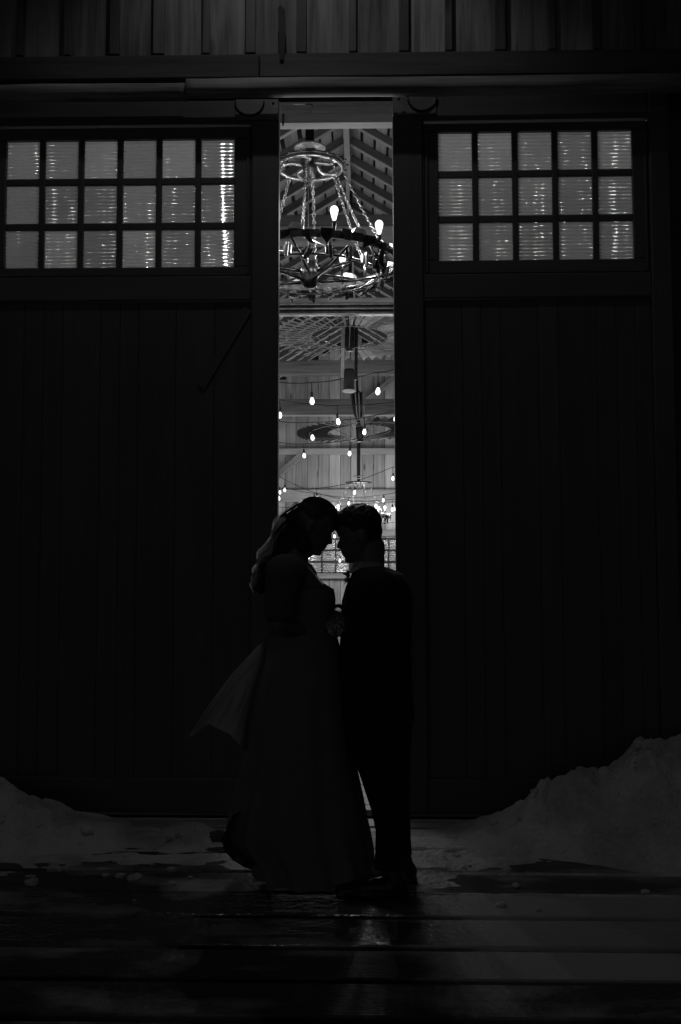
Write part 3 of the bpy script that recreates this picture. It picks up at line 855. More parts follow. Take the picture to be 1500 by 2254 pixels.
def make_fan(R=.95, nb=50, can_up=False, blade='blade'):
    root = empty('ceiling_fan')
    bm = bmesh.new()
    r0 = .48 * R
    rows = []
    for i in range(5):
        t = i / 4; r = r0 + (R - r0) * t; w = .038 + .052 * t
        rows.append([bm.verts.new((r, w * (u - .5), .008 * (1 - (2 * u - 1) ** 2))) for u in (0, .5, 1)])
    for A, B in zip(rows, rows[1:]):
        for q in range(2): bm.faces.new((A[q], A[q + 1], B[q + 1], B[q]))
    bmesh.ops.solidify(bm, geom=list(bm.faces), thickness=.003)
    bl = mesh_obj('blade', bm, M[blade], root)
    bl.rotation_euler = (radians(-36), 0, 0)
    for k in range(1, nb):
        o = bl.copy(); link(o, root)
        a = 2 * pi * k / nb
        o.rotation_euler = (Matrix.Rotation(a + random.uniform(-.008, .008), 3, 'Z') @ Matrix.Rotation(radians(-36 + random.uniform(-4, 4)), 3, 'X')).to_euler()
    for nm, r, z in (('inner_ring', .50 * R, -.018), ('outer_ring', .8 * R, -.02)):
        bm = bmesh.new(); add_tube(bm, [(r * cos(2 * pi * k / 48), r * sin(2 * pi * k / 48), z) for k in range(48)], .0035, 6, True)
        mesh_obj(nm, bm, M['galv'], root, True)
    for k in range(6):
        a = 2 * pi * k / 6 + .35
        for (z0, z1) in ((.12, .02), (-.16, -.03)):
            bm = bmesh.new(); add_tube(bm, [(.05 * cos(a), .05 * sin(a), z0), (.82 * R * cos(a + .1), .82 * R * sin(a + .1), z1)], .005, 6)
            mesh_obj('spoke_rod', bm, M['rope'], root)
    bm = bmesh.new(); add_lathe(bm, [(0, .16), (.05, .16), (.06, .1), (.06, -.14), (.045, -.18), (0, -.18)], 16)
    mesh_obj('hub', bm, M['iron'], root, True)
    if can_up:
        bm = bmesh.new(); add_lathe(bm, [(0, .10), (.03, .10), (.045, .17), (.085, .27), (.105, .42), (.112, .60), (.09, .62), (0, .62)], 20)
        can = mesh_obj('motor_can', bm, M['iron'], root, True)
        for a in (-2.4, -1.9, -1.2, -.7):
            bm = bmesh.new(); add_tube(bm, [(.05 * cos(a), .05 * sin(a), .16), (.092 * cos(a), .092 * sin(a), .27), (.116 * cos(a), .116 * sin(a), .60)], .007, 6)
            mesh_obj('strap', bm, M['galv'], can)
        return root
    for s in (-1, 1):
        bm = bmesh.new(); add_box(bm, (s * .085 - .02, -.012, -.55), (s * .085 + .02, .012, .14))
        mesh_obj('strap', bm, M['galv'] if s < 0 else M['iron'], root)
    bm = bmesh.new(); add_lathe(bm, [(0, -.42), (.06, -.42), (.068, -.45), (.07, -.69), (0, -.69)], 20)
    can = mesh_obj('motor_can', bm, M['cable'], root, True)
    bm = bmesh.new(); add_lathe(bm, [(0, -.691), (.08, -.692), (.088, -.70), (.08, -.708), (0, -.71)], 20)
    mesh_obj('can_rim', bm, M['shirt'], can, True)
    return root

def down_rod(root, length):
    bm = bmesh.new(); add_tube(bm, [(0, 0, .15), (0, 0, length)], .022, 8); mesh_obj('down_rod', bm, M['iron'], root)
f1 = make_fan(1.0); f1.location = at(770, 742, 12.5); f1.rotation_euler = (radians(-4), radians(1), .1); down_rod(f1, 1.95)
tag(f1, 'windmill-bladed ceiling fan just below the steel rail', 'ceiling fan', 'windmill ceiling fans')
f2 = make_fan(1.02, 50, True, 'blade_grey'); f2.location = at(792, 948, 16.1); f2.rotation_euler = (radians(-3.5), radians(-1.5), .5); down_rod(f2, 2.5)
tag(f2, 'farther, lower windmill-bladed ceiling fan among the string lights', 'ceiling fan', 'windmill ceiling fans')

# festoon strings: cable, sockets, lit bulbs 0.67 m apart
sock_me = None; sb_me = None
bm = bmesh.new(); add_lathe(bm, [(0, .055), (.008, .055), (.014, .045), (.016, .0), (.012, -.008), (0, -.008)], 10)
sock_me = bpy.data.meshes.new('socket'); bm.to_mesh(sock_me); bm.free(); sock_me.materials.append(M['cable'])
bm = bmesh.new(); add_lathe(bm, [(0, 0), (.011, -.002), (.020, -.022), (.024, -.042), (.021, -.058), (.012, -.07), (0, -.074)], 10)
sb_me = bpy.data.meshes.new('bulb'); bm.to_mesh(sb_me); bm.free(); sb_me.materials.append(M['sbulb'])
for q in (sock_me, sb_me):
    for p in q.polygons: p.use_smooth = True

def festoon(label, Y, pix, first_px, drop=.10, spacing=.67, xlim=(-5.1, 4.7)):
    """cable through the photographed points (then on to both side walls), bulbs every 0.67 m from first_px"""
    root = empty('string_light', at(pix[0][0], pix[0][1], Y)); O = Vector(root.location)
    tag(root, label, 'string light', 'strings of festoon bulbs across the hall')
    P = [at(x, y, Y) for x, y in pix]
    sl = (P[0].z - P[1].z) / (P[0].x - P[1].x); sr = (P[-1].z - P[-2].z) / (P[-1].x - P[-2].x)
    def zc(x):
        if x <= P[0].x:
            d = P[0].x - x; return P[0].z - sl * d + .018 * d * d
        if x >= P[-1].x:
            d = x - P[-1].x; return P[-1].z + sr * d + .018 * d * d
        for a, b in zip(P, P[1:]):
            if a.x <= x <= b.x:
                t = (x - a.x) / (b.x - a.x); return a.z + (b.z - a.z) * t - .012 * sin(pi * t)
        return P[-1].z
    n = 90
    bm = bmesh.new()
    add_tube(bm, [Vector((xlim[0] + (xlim[1] - xlim[0]) * i / n, Y, zc(xlim[0] + (xlim[1] - xlim[0]) * i / n))) - O for i in range(n + 1)], .0055, 5)
    mesh_obj('cable', bm, M['cable'], root, True)
    x0 = at(first_px, 1000, Y).x
    k = int((xlim[0] - x0) / spacing)
    x = x0 + k * spacing
    while x < xlim[1]:
        if x > xlim[0] + .1:
            z = zc(x); dr = drop * random.uniform(.85, 1.15); tilt = (random.uniform(-.15, .15), random.uniform(-.15, .15), 0)
            bm = bmesh.new(); add_tube(bm, [Vector((x, Y, z)) - O, Vector((x + .004, Y, z - dr - .01)) - O], .0045, 5)
            so = bpy.data.objects.new('socket', sock_me); link(so, root); so.location = Vector((x + .004, Y, z - dr - .045)) - O; so.rotation_euler = tilt
            me = bpy.data.meshes.new('drop_cord'); bm.to_mesh(me); bm.free(); me.materials.append(M['cable'])
            dc = bpy.data.objects.new('drop_cord', me); link(dc, root)
            bu = bpy.data.objects.new('bulb', sb_me); link(bu, so); bu.location = (0, 0, -.006); filament(so, STRING_W, (0, 0, -.045))
        x += spacing

festoon('topmost string of bulbs, just under the nearer fan', 10.0, [(618, 841), (686, 842), (760, 832), (829, 820), (874, 811)], 686)
festoon('second string of bulbs from the top of the door gap', 11.5, [(618, 880), (700, 890), (745, 892), (874, 885)], 743)
festoon('third string of bulbs, in front of the far fan', 12.7, [(618, 928), (690, 929), (760, 924), (830, 913), (874, 902)], 687)
festoon('fourth string of bulbs, crossing under the far fan', 14.5, [(618, 974), (670, 977), (770, 969), (865, 946), (878, 942)], 669)
festoon('string of bulbs rising to the right across the far plank wall', 17.5, [(618, 1075), (690, 1076), (777, 1062), (864, 1028), (880, 1022)], 781)
festoon('string of bulbs falling from left to right above the woman', 18.6, [(618, 1050), (660, 1071), (700, 1086), (781, 1103), (876, 1098)], 627)
festoon('string of bulbs along the far girt behind the heads', 19.3, [(618, 1072), (700, 1087), (777, 1096), (876, 1084)], 692, .02)
festoon('string of bulbs level with the far chandelier', 19.9, [(600, 1115), (700, 1118), (800, 1109), (880, 1104)], 722, .05)
festoon('lower far string of bulbs meeting the right door edge', 20.8, [(600, 1170), (736, 1165), (840, 1153), (882, 1146)], 736, .06, .67 * 2)
festoon('lowest far string of bulbs, in front of the far windows', 21.3, [(600, 1214), (680, 1214), (745, 1222), (855, 1199), (882, 1190)], 680, .04)

# wall lamp above the doors (only its light reaches the picture)
wl_ = tag(empty('wall_lamp', (-.42, 5.87, 5.72)), 'gooseneck lamp on a long arm over the doors, lighting the boards', 'lamp')
bm = bmesh.new(); add_tube(bm, [(0, 0, -.15), (0, -.2, .12), (0, -.6, .22), (0, -1.05, .16), (0, -1.18, .05), (0, -1.20, -.05)], .014, 8); mesh_obj('arm', bm, M['iron'], wl_, True)
bm = bmesh.new(); add_lathe(bm, [(.02, .09), (.06, .08), (.085, .03), (.17, -.153), (.167, -.156), (.08, .02), (.055, .07), (.02, .08)], 28)
sh = mesh_obj('shade', bm, M['iron'], wl_, True, (0, -1.20, -.115)); sh.rotation_euler = (radians(35), 0, 0)
bm = bmesh.new(); add_ball(bm, (0, 0, 0), .035, u=12, v=8); mesh_obj('bulb', bm, M['lampbulb'], wl_, True, (0, -1.20, -.115))

# ================================================================== THE COUPLE
PY = 4.6
def P(px, py, dy=0.0): return at(px, py, PY + dy) if dy == 0 else at(px, py, PY) + Vector((0, dy, 0))
SC = F / PY   # px per metre

def loft(bm, rows, seg=40, ex=2.4, fold=None, close=True):
    """rows: (py, left px, right px, half depth m[, y centre]) -> closed skin"""
    rings = []
    for i, row in enumerate(rows):
        py, xl, xr, hd = row[:4]; yc = row[4] if len(row) > 4 else 0
        c = P((xl + xr) / 2, py); hx = (xr - xl) / 2 / SC
        ring = []
        for k in range(seg):
            a = 2 * pi * k / seg; ca, sa = cos(a), sin(a)
            fx = math.copysign(abs(ca) ** (2 / ex), ca); fy = math.copysign(abs(sa) ** (2 / ex), sa)
            m = 1.0
            if fold: m = fold(i / (len(rows) - 1), a)
            ring.append(bm.verts.new(c + Vector((hx * fx * m, hd * fy * m + yc, 0))))
        rings.append(ring)
    for A, B in zip(rings, rings[1:]):
        for k in range(seg): bm.faces.new((A[k], A[(k + 1) % seg], B[(k + 1) % seg], B[k]))
    if close:
        bm.faces.new(rings[0]); bm.faces.new(rings[-1])

PROF = [(0.0, .055, .005, .018), (.006, .074, -.005, .026), (.012, .081, -.012, .031), (.022, .080, -.02, .039), (.031, .076, -.028, .045), (.040, .086, -.04, .050), (.047, .083, -.05, .053),
        (.054, .089, -.056, .055), (.062, .086, -.064, .058), (.068, .085, -.070, .060), (.073, .098, -.074, .062), (.079, .106, -.080, .064), (.088, .102, -.086, .067), (.100, .093, -.091, .070), (.110, .085, -.094, .071),
        (.119, .079, -.097, .073), (.130, .085, -.099, .074), (.145, .087, -.099, .075), (.160, .084, -.096, .074), (.175, .077, -.090, .071), (.190, .064, -.080, .064), (.203, .046, -.066, .054), (.214, .024, -.048, .039), (.222, .0, -.028, .02)]
def head(bm, mtx, s=1.0):
    """profile-shaped head with nose, lips, eye sockets and ears; local x forward, z up, origin at the chin tip"""
    seg = 36; rings = []; start = len(bm.verts)
    allv = []
    for z, xf, xb, w in PROF:
        base = xf
        if .070 < z < .125:
            base = .084 - .002 * (z - .07) / .05
        elif .035 < z < .07: base = min(xf, .081)
        cx = (base + xb) / 2; hx = (base - xb) / 2; ring = []
        for k in range(seg):
            a = 2 * pi * k / seg; ca, sa = cos(a), sin(a)
            x = cx + hx * math.copysign(abs(ca) ** .85, ca); y = w * math.copysign(abs(sa) ** .9, sa)
            if ca > 0:
                sig = .012 if z > .07 else .022
                x += (xf - base) * math.exp(-(y / sig) ** 2)
                if .098 < z < .125: x -= .010 * math.exp(-((abs(y) - .031) / .014) ** 2) * math.exp(-((z - .112) / .01) ** 2)
            v = bm.verts.new((x - .081, y, z - .012)); ring.append(v); allv.append(v)
        rings.append(ring)
    for A, B in zip(rings, rings[1:]):
        for k in range(seg): bm.faces.new((A[k], A[(k + 1) % seg], B[(k + 1) % seg], B[k]))
    bm.faces.new(rings[0]); bm.faces.new(rings[-1])
    S = Matrix.Diagonal((s, s, s, 1))
    bmesh.ops.transform(bm, matrix=mtx @ S, verts=allv)
    for sy in (-1, 1):      # ears and eyeballs
        add_ball(bm, mtx @ (Vector((-.093, sy * .075, .088)) * s), (.017 * s, .009 * s, .031 * s), mtx.to_3x3().to_4x4(), 12, 8)
        add_ball(bm, mtx @ (Vector((-.012, sy * .031, .099)) * s), .0125 * s, None, 10, 8)

def head_mtx(chin, tilt, facing, roll=0):
    """facing +1 looks to the right, -1 to the left; tilt bends the face down"""
    R = Matrix.Rotation(0 if facing > 0 else pi, 4, 'Z') @ Matrix.Rotation(tilt, 4, 'Y')
    return Matrix.Translation(chin) @ R

def hand(bm, wrist, a, b, n, curl=(.5, .6, .5), s=1.0, thumb=1.0):
    """five-fingered hand: a along the fingers, b towards the thumb side, n the way the palm faces"""
    a = Vector(a).normalized(); n = Vector(n).normalized(); n = (n - a * n.dot(a)).normalized()
    b2 = a.cross(n); b = b2 if b2.dot(Vector(b)) > 0 else -b2
    w = Vector(wrist)
    lens = (.068, .077, .071, .055)
    for i in range(4):
        off = (.030 - .0205 * i) * s
        kn = w + a * (.088 - .004 * abs(i - 1)) * s + b * off
        add_capsule(bm, w + b * off * .55 + a * .008, kn, .0135 * s, .0115 * s, 10)
        th = curl[0] * (.85 + .1 * i); p = kn; r = .0098 * s
        for j, fr in enumerate((.45, .31, .24)):
            if j: th += curl[j]
            q = p + (a * cos(th) + n * sin(th)) * lens[i] * fr * s
            add_capsule(bm, p, q, r, r * .9, 10); p = q; r *= .9
    p = w + a * .022 * s + b * .026 * s
    for d, L, r in (((a * .55 + b * .75 + n * .35), .038, .0135), ((a * .75 + b * .25 + n * .6 * thumb), .031, .011), ((a * .8 - b * .1 + n * .7 * thumb), .025, .0095)):
        q = p + d.normalized() * L * s; add_capsule(bm, p, q, r * s, r * .9 * s, 10); p = q

# ---------------- woman
woman = empty('person', P(650, 1920)); woman.location.z = 0.0
WO = Vector(woman.location)
tag(woman, 'woman with long wavy hair in a long dark gown, forehead against the man', 'person', 'couple standing in the doorway')
def seat(o, origin):       # put an object built in world space under its thing
    o.data.transform(Matrix.Translation(-origin)); return o

wchin = P(706, 1223); WT = radians(27); ws = 1.07
wm = head_mtx(wchin, WT, 1)
bm = bmesh.new()
head(bm, wm, ws)
neck_b = P(652, 1240); 
add_capsule(bm, wm @ (Vector((-.13, 0, .03)) * ws), neck_b + Vector((.0, 0, .0)), .054, .058, 20)
add_capsule(bm, neck_b, P(655, 1275), .06, .095, 20)
loft(bm, [(1238, 632, 676, .09), (1252, 612, 688, .15), (1270, 600, 700, .165), (1295, 596, 720, .155), (1320, 594, 730, .15), (1350, 596, 724, .14), (1395, 600, 706, .125), (1450, 592, 712, .15), (1520, 590, 715, .16)], 32, 2.2)
shoulders = [P(630, 1250) + Vector((0, -.165, 0)), P(648, 1250) + Vector((0, .165, 0))]
elbows = [P(622, 1372) + Vector((0, -.20, 0)), P(650, 1372) + Vector((0, .2, 0))]
stem = P(733, 1385)
wrists = [stem + Vector((-.085, -.075, -.005)), stem + Vector((-.08, .07, .03))]
for i in (0, 1):
    add_ball(bm, shoulders[i], (.064, .060, .062), None, 16, 12)
    add_capsule(bm, shoulders[i], elbows[i], .058, .047, 16)
    add_capsule(bm, elbows[i], wrists[i], .045, .028, 16)
hand(bm, wrists[0], (1, .35, .1), (0, 0, 1), (.2, 1, 0), (.7, .9, .6), .95)
hand(bm, wrists[1], (1, -.35, .0), (0, 0, 1), (.2, -1, 0), (.7, .9, .6), .95)
for s in (-1, 1):     # legs and feet under the gown
    add_capsule(bm, P(655, 1500) + Vector((0, s * .09, 0)), P(665, 1700) + Vector((0, s * .09, 0)), .085, .055, 14)
    add_capsule(bm, P(665, 1700) + Vector((0, s * .09, 0)), P(662, 1890) + Vector((0, s * .09, 0)), .052, .035, 14)
    add_capsule(bm, P(655, 1905) + Vector((0, s * .09, .0)), P(720, 1915) + Vector((0, s * .09, 0)), .035, .028, 12)
wb = seat(remeshed('body', bm, .0055, M['skin'], woman, 2), WO)

def wfold(t, a):
    amp = max(0, t - .25) * .21
    return 1 + amp * (sin(9 * a + 3 * t + sin(3 * a)) * .45 + sin(15 * a + 1.3 + 2 * t + .8 * sin(2 * a)) * .3 + .3 * noise.noise(Vector((cos(a) * 5, sin(a) * 5, t * 1.5))) ) * (.35 + .65 * abs(sin(a)))
bm = bmesh.new()
rows = [(1296, 588, 735, .158), (1312, 585, 739, .162), (1332, 583, 740, .16), (1356, 586, 733, .15), (1385, 590, 737, .142), (1405, 588, 744, .142), (1430, 580, 750, .155), (1475, 568, 757, .185),
        (1520, 557, 761, .205, .01), (1570, 548, 766, .22, .02), (1640, 537, 773, .235, .04), (1700, 526, 784, .245, .06), (1750, 514, 794, .25, .08), (1790, 503, 801, .255, .09), (1830, 494, 808, .26, .10), (1862, 500, 815, .26, .11), (1890, 532, 818, .26, .12), (1916, 552, 820, .262, .12), (1940, 556, 822, .265, .12)]
loft(bm, rows, 120, 2.0, wfold, False)
gown = mesh_obj('gown', bm, M['dress'], woman, True)
sdm = gown.modifiers.new('sub', 'SUBSURF'); sdm.levels = 1; sdm.render_levels = 1
seat(gown, WO)
# shoulder straps / neckline edge
for s in (-1, 1):
    bm = bmesh.new()
    add_tube(bm, [P(600, 1300) + Vector((0, s * .13, 0)), P(610, 1258) + Vector((0, s * .125, 0)), P(640, 1232) + Vector((0, s * .115, .003)), P(676, 1248) + Vector((0, s * .105, .0)), P(704, 1285) + Vector((0, s * .09, .0)), P(728, 1300) + Vector((0, s * .07, 0))], .012, 6)
    seat(mesh_obj('strap', bm, M['dress'], woman, True), WO)
for i in (0,):      # soft draped sleeve over the upper arm
    bm = bmesh.new()
    sp_ = shoulders[i] + Vector((.018, (-.012, .012)[i], -.012))
    add_ball(bm, sp_, (.098, .074, .076), None, 20, 14)
    add_capsule(bm, sp_ + Vector((-.012, 0, -.02)), elbows[i].lerp(shoulders[i], .25) + Vector((0, 0, 0)), .085, .072, 18)
    seat(remeshed('sleeve', bm, .008, M['sleeve'], woman, 5), WO)
# sheer cape panel swept out to the left by her movement
bm = bmesh.new(); N, K = 40, 60; g = []
A0, A1 = P(583, 1408), P(418, 1620)      # upper free edge
B0, B1 = P(590, 1440), P(548, 1645)
for i in range(N + 1):
    t = i / N; row = []
    e0 = A0.lerp(A1, t) + Vector((0, 0, .03 * sin(pi * t)))
    e1 = B0.lerp(B1, t)
    for k in range(K + 1):
        u = k / K
        p = e0.lerp(e1, u); sag = sin(pi * u) * t * .055
        p += Vector((0, -.10 + (.022 * sin(7 * u + 2 * t) + .05 * noise.noise(Vector((u * 4.5, t * 1.6, 2))) + .012 * noise.noise(Vector((u * 14, t * 3, 5)))) * t, sag * 1.5 + t ** 4 * .02 * noise.noise(Vector((u * 4, 0, 4)))))
        row.append(bm.verts.new(p))
    g.append(row)
for i in range(N):
    for k in range(K): bm.faces.new((g[i][k], g[i + 1][k], g[i + 1][k + 1], g[i][k + 1]))
seat(mesh_obj('tulle_panel', bm, M['tulle'], woman, True), WO)
# lifted hem of the train at her back
bm = bmesh.new()
hem = [(520, 1780), (506, 1805), (494, 1832), (502, 1856), (522, 1876), (548, 1892), (560, 1896)]
g = []
for j in range(9):
    v = j / 8
    g.append([bm.verts.new(P(x + 34 * v * (1 - i / 9), yy - 6 * v, -.12 + .22 * v) + Vector((0.006 * sin(9 * v + i), 0, 0))) for i, (x, yy) in enumerate(hem)])
for A, B in zip(g, g[1:]):
    for k in range(len(hem) - 1): bm.faces.new((A[k], A[k + 1], B[k + 1], B[k]))
bmesh.ops.solidify(bm, geom=list(bm.faces), thickness=.003)
seat(mesh_obj('train_hem', bm, M['dress'], woman, True), WO)

# hair: inner volume and loose wavy strands
def hair_cap(bm, mtx, s, grow=.012, back=True):
    """shell over the skull, leaving the face free"""
    add_ball(bm, mtx @ (Vector((-.090, 0, .138)) * s), ((.090 + grow) * s, (.070 + grow) * s, (.078 + grow) * s), mtx.to_3x3().to_4x4(), 20, 14)
hpath = [(690, 1138, .074), (664, 1147, .076), (646, 1170, .068), (628, 1200, .060), (610, 1230, .050), (592, 1258, .040), (578, 1284, .028), (574, 1308, .010)]
bm = bmesh.new(); hair_cap(bm, wm, ws, .007)
pp = [P(x, yy) for x, yy, r in hpath]
for i in range(len(pp) - 1):
    add_capsule(bm, pp[i], pp[i + 1], hpath[i][2] * .74, hpath[i + 1][2] * .66, 14)
add_ball(bm, P(668, 1185), (.07, .075, .10), None, 16, 12)
hw = seat(remeshed('hair', bm, .007, M['hair_core'], woman, 4), WO)
bm = bmesh.new(); bm_out = bmesh.new()
rng = random.Random(5)
for q in range(1150):
    th = rng.uniform(0, 2 * pi) if q < 600 else rng.uniform(1.15 * pi, 1.85 * pi)
    lock = int(th / (2 * pi) * 15); rel = sqrt(rng.uniform(.35, 1)) * (1 + .12 * sin(lock * 2.4))
    ph = rng.uniform(0, 6.28); wav = rng.uniform(.004, .012); L = rng.uniform(.72, 1.06); fly = rng.uniform(1.05, 1.35) if q % 4 == 0 else 1.0
    pts = []; n = 15; root_t = rng.uniform(0, .25) if q < 600 else rng.uniform(.22, .5); rel = rel if q < 600 else rng.uniform(.85, 1.18)
    for i in range(n + 1):
        t = root_t + (min(L, 1.0) - root_t) * i / n
        ft = t * (len(pp) - 1); k = min(int(ft), len(pp) - 2); f = ft - k
        c = pp[k].lerp(pp[k + 1], f); r = (hpath[k][2] * (1 - f) + hpath[k + 1][2] * f) * rel * (1.02 + .25 * t) * (1 + (fly - 1) * t)
        d = (pp[k + 1] - pp[k]).normalized(); s1 = Vector((0, 1, 0)); s2 = d.cross(s1).normalized()
        w = sin(t * 21 + lock * 1.1) * .022 * t + sin(t * 17 + ph * .35 + th) * wav * (.2 + 1.0 * t)
        pts.append(c + s1 * (r * cos(th)) + s2 * (r * sin(th) + w) + Vector((0, sin(t * 14 + ph) * wav * t, 0)))
    add_ribbon(bm if q < 600 else bm_out, pts, .0017, Vector((rng.uniform(-.5, .5), 1, rng.uniform(-.5, .5))))
seat(mesh_obj('hair_strands', bm, M['hair_core'], woman, True), WO)
seat(mesh_obj('hair_rim_strands', bm_out, M['hair_rim'], woman, True), WO)  # pale only on these strands, colouring in the backlit hair edge
bm = bmesh.new()       # strands drawn back over the skull
for q in range(260):
    a = rng.uniform(-1.35, 1.35); pts = []
    st = rng.uniform(-.2, .5)
    for i in range(10):
        t = st + (2.6 - st) * i / 9      # from the hairline over the crown to the back
        loc = Vector((-.090 + .099 * cos(t) * 1.0, (.080) * sin(a) * sin(min(pi, max(.2, t * .95 + .35))), .138 + .086 * sin(t) * cos(a) ** .5 if cos(a) > 0 else .138))
        loc += Vector((rng.uniform(-.001, .001), rng.uniform(-.002, .002), rng.uniform(-.001, .002)))
        pts.append(wm @ (loc * ws))
    add_ribbon(bm, pts, .0015, Vector((rng.uniform(-.4, .4), 1, rng.uniform(-.4, .4))))
seat(mesh_obj('hair_strands', bm, M['hair_core'], woman, True), WO)

# ---------------- man
man = empty('person', P(865, 1935)); man.location.z = 0.0
MO = Vector(man.location)
tag(man, 'short-haired man in a dark suit, head bowed to the woman', 'person', 'couple standing in the doorway')
mchin = P(760, 1237); MT = radians(13); ms_ = 1.09
mm = head_mtx(mchin, MT, -1)
bm = bmesh.new()
head(bm, mm, ms_)
mneck = P(815, 1252)
add_capsule(bm, mm @ (Vector((-.125, 0, .035)) * ms_), mneck, .060, .066, 20)
loft(bm, [(1262, 782, 868, .10), (1285, 778, 885, .16), (1340, 772, 890, .16), (1430, 776, 890, .145), (1520, 782, 892, .15), (1580, 790, 895, .15)], 28, 2.2)
msh = [P(838, 1288) + Vector((0, -.185, 0)), P(838, 1288) + Vector((0, .185, 0))]
mel = [P(855, 1415) + Vector((0, -.225, 0)), P(850, 1415) + Vector((0, .225, 0))]
mwr = [stem + Vector((.085, -.085, .02)), stem + Vector((.09, .08, .045))]
for i in (0, 1):
    add_capsule(bm, msh[i], mel[i], .045, .038, 14); add_capsule(bm, mel[i], mwr[i], .038, .028, 14)
hand(bm, mwr[0], (-1, .28, -.15), (0, 0, 1), (-.2, 1, 0), (.6, .7, .5), 1.08)
hand(bm, mwr[1], (-1, -.3, -.1), (0, 0, 1), (-.2, -1, 0), (.6, .7, .5), 1.08)
legs = [((812, 1595, -.085), (838, 1735, -.097), (856, 1888, -.10)), ((860, 1595, .085), (868, 1735, .10), (878, 1888, .11))]
for L in legs:
    q = [P(x, yy) + Vector((0, dy, 0)) for x, yy, dy in L]
    add_capsule(bm, q[0], q[1], .06, .042, 14); add_capsule(bm, q[1], q[2], .042, .032, 14)
    add_capsule(bm, q[2], q[2] + Vector((-.06, 0, -.03)), .03, .025, 10)
seat(remeshed('body', bm, .0055, M['skin2'], man, 2), MO)

bm = bmesh.new()       # jacket with sleeves
loft(bm, [(1247, 793, 846, .075), (1252, 786, 862, .12), (1264, 775, 889, .185), (1282, 767, 900, .215), (1310, 760, 907, .225), (1345, 756, 909, .215), (1390, 750, 907, .20), (1440, 748, 905, .19), (1500, 750, 908, .195), (1560, 753, 911, .205), (1590, 756, 912, .207)], 48, 2.3)
for i in (0, 1):
    add_ball(bm, msh[i] + Vector((0, 0, .01)), (.078, .06, .062), None, 16, 12)
    add_capsule(bm, msh[i], mel[i], .066, .055, 16); add_capsule(bm, mel[i], mel[i].lerp(mwr[i], .9), .055, .042, 16)
seat(remeshed('jacket', bm, .009, M['suit'], man, 4), MO)
for s in (-1, 1):     # lapels
    bm = bmesh.new()
    pts = [P(793, 1250), P(779, 1262), P(766, 1290), P(757, 1322), P(757, 1380)]
    g = []
    for i, p in enumerate(pts):
        wd = (.02, .055, .075, .05, .01)[i]
        g.append([bm.verts.new(p + Vector((-.008 + .010 * u * u, s * (.028 + u * wd), 0))) for u in (0, .5, 1)])
    for A, B in zip(g, g[1:]):
        for k in (0, 1): bm.faces.new((A[k], A[k + 1], B[k + 1], B[k]))
    bmesh.ops.solidify(bm, geom=list(bm.faces), thickness=.004)
    seat(mesh_obj('lapel', bm, M['suit'], man, True), MO)
bm = bmesh.new()       # shirt front and standing collar
loft(bm, [(1236, 781, 842, .073), (1246, 778, 846, .080), (1256, 780, 850, .090)], 32, 2.1, None, False)
bmesh.ops.solidify(bm, geom=list(bm.faces), thickness=.004)
for s in (-1, 1):
    q = [bm.verts.new(P(x, yy) + Vector((0, s * dy, 0))) for x, yy, dy in ((778, 1238, .012), (770, 1262, .03), (786, 1264, .07), (796, 1240, .075))]
    bm.faces.new(q)
seat(mesh_obj('shirt_collar', bm, M['shirt'], man, True), MO)
bm = bmesh.new()       # trousers
loft(bm, [(1540, 760, 906, .17), (1580, 760, 908, .17), (1612, 764, 908, .165)], 32, 2.3)
loft(bm, [(1590, 762, 892, .09, -.08), (1640, 772, 886, .088, -.088), (1700, 794, 876, .078, -.095), (1740, 807, 873, .072, -.098), (1770, 817, 878, .068, -.10), (1815, 827, 882, .062, -.10), (1860, 826, 884, .058, -.10), (1898, 823, 888, .06, -.10)], 24, 2.2)
loft(bm, [(1590, 785, 909, .09, .08), (1640, 795, 908, .088, .088), (1700, 820, 906, .078, .095), (1770, 838, 905, .068, .10), (1815, 844, 906, .062, .105), (1860, 848, 907, .058, .11), (1898, 846, 910, .06, .11)], 24, 2.2)
seat(remeshed('trousers', bm, .008, M['suit'], man, 4), MO)
for L in legs:
    q = P(*L[2][:2]) + Vector((0, L[2][2], 0)); q.z = 0.0
    bm = bmesh.new()
    add_capsule(bm, q + Vector((.045, 0, .05)), q + Vector((-.16, 0, .036)), .046, .036, 14)
    add_ball(bm, q + Vector((-.17, 0, .032)), (.075, .047, .032), None, 14, 10)
    add_capsule(bm, q + Vector((.03, 0, .06)), q + Vector((.02, 0, .11)), .048, .045, 14)
    add_box(bm, (q.x - .235, q.y - .04, .003), (q.x + .09, q.y + .04, .02))
    seat(remeshed('shoe', bm, .007, M['shoe'], man, 3), MO)
bm = bmesh.new(); hair_cap(bm, mm, ms_, .009)     # short hair
add_ball(bm, mm @ (Vector((-.120, 0, .105)) * ms_), (.072, .080, .075), None, 18, 12)
add_ball(bm, mm @ (Vector((-.060, 0, .176)) * ms_), (.085, .068, .045), mm.to_3x3().to_4x4(), 18, 12)
for q in range(260):      # short tufts
    u = rng.uniform(-.95, .95); t = rng.uniform(.35, 3.2); cr = sqrt(1 - u * u)
    loc = Vector((-.090 + .098 * cos(t) * cr, .079 * u, .140 + .087 * sin(t) * cr))
    add_ball(bm, mm @ (loc * ms_), rng.uniform(.006, .010), None, 6, 4)
mh = seat(remeshed('hair', bm, .006, M['hair_m'], man, 3), MO)

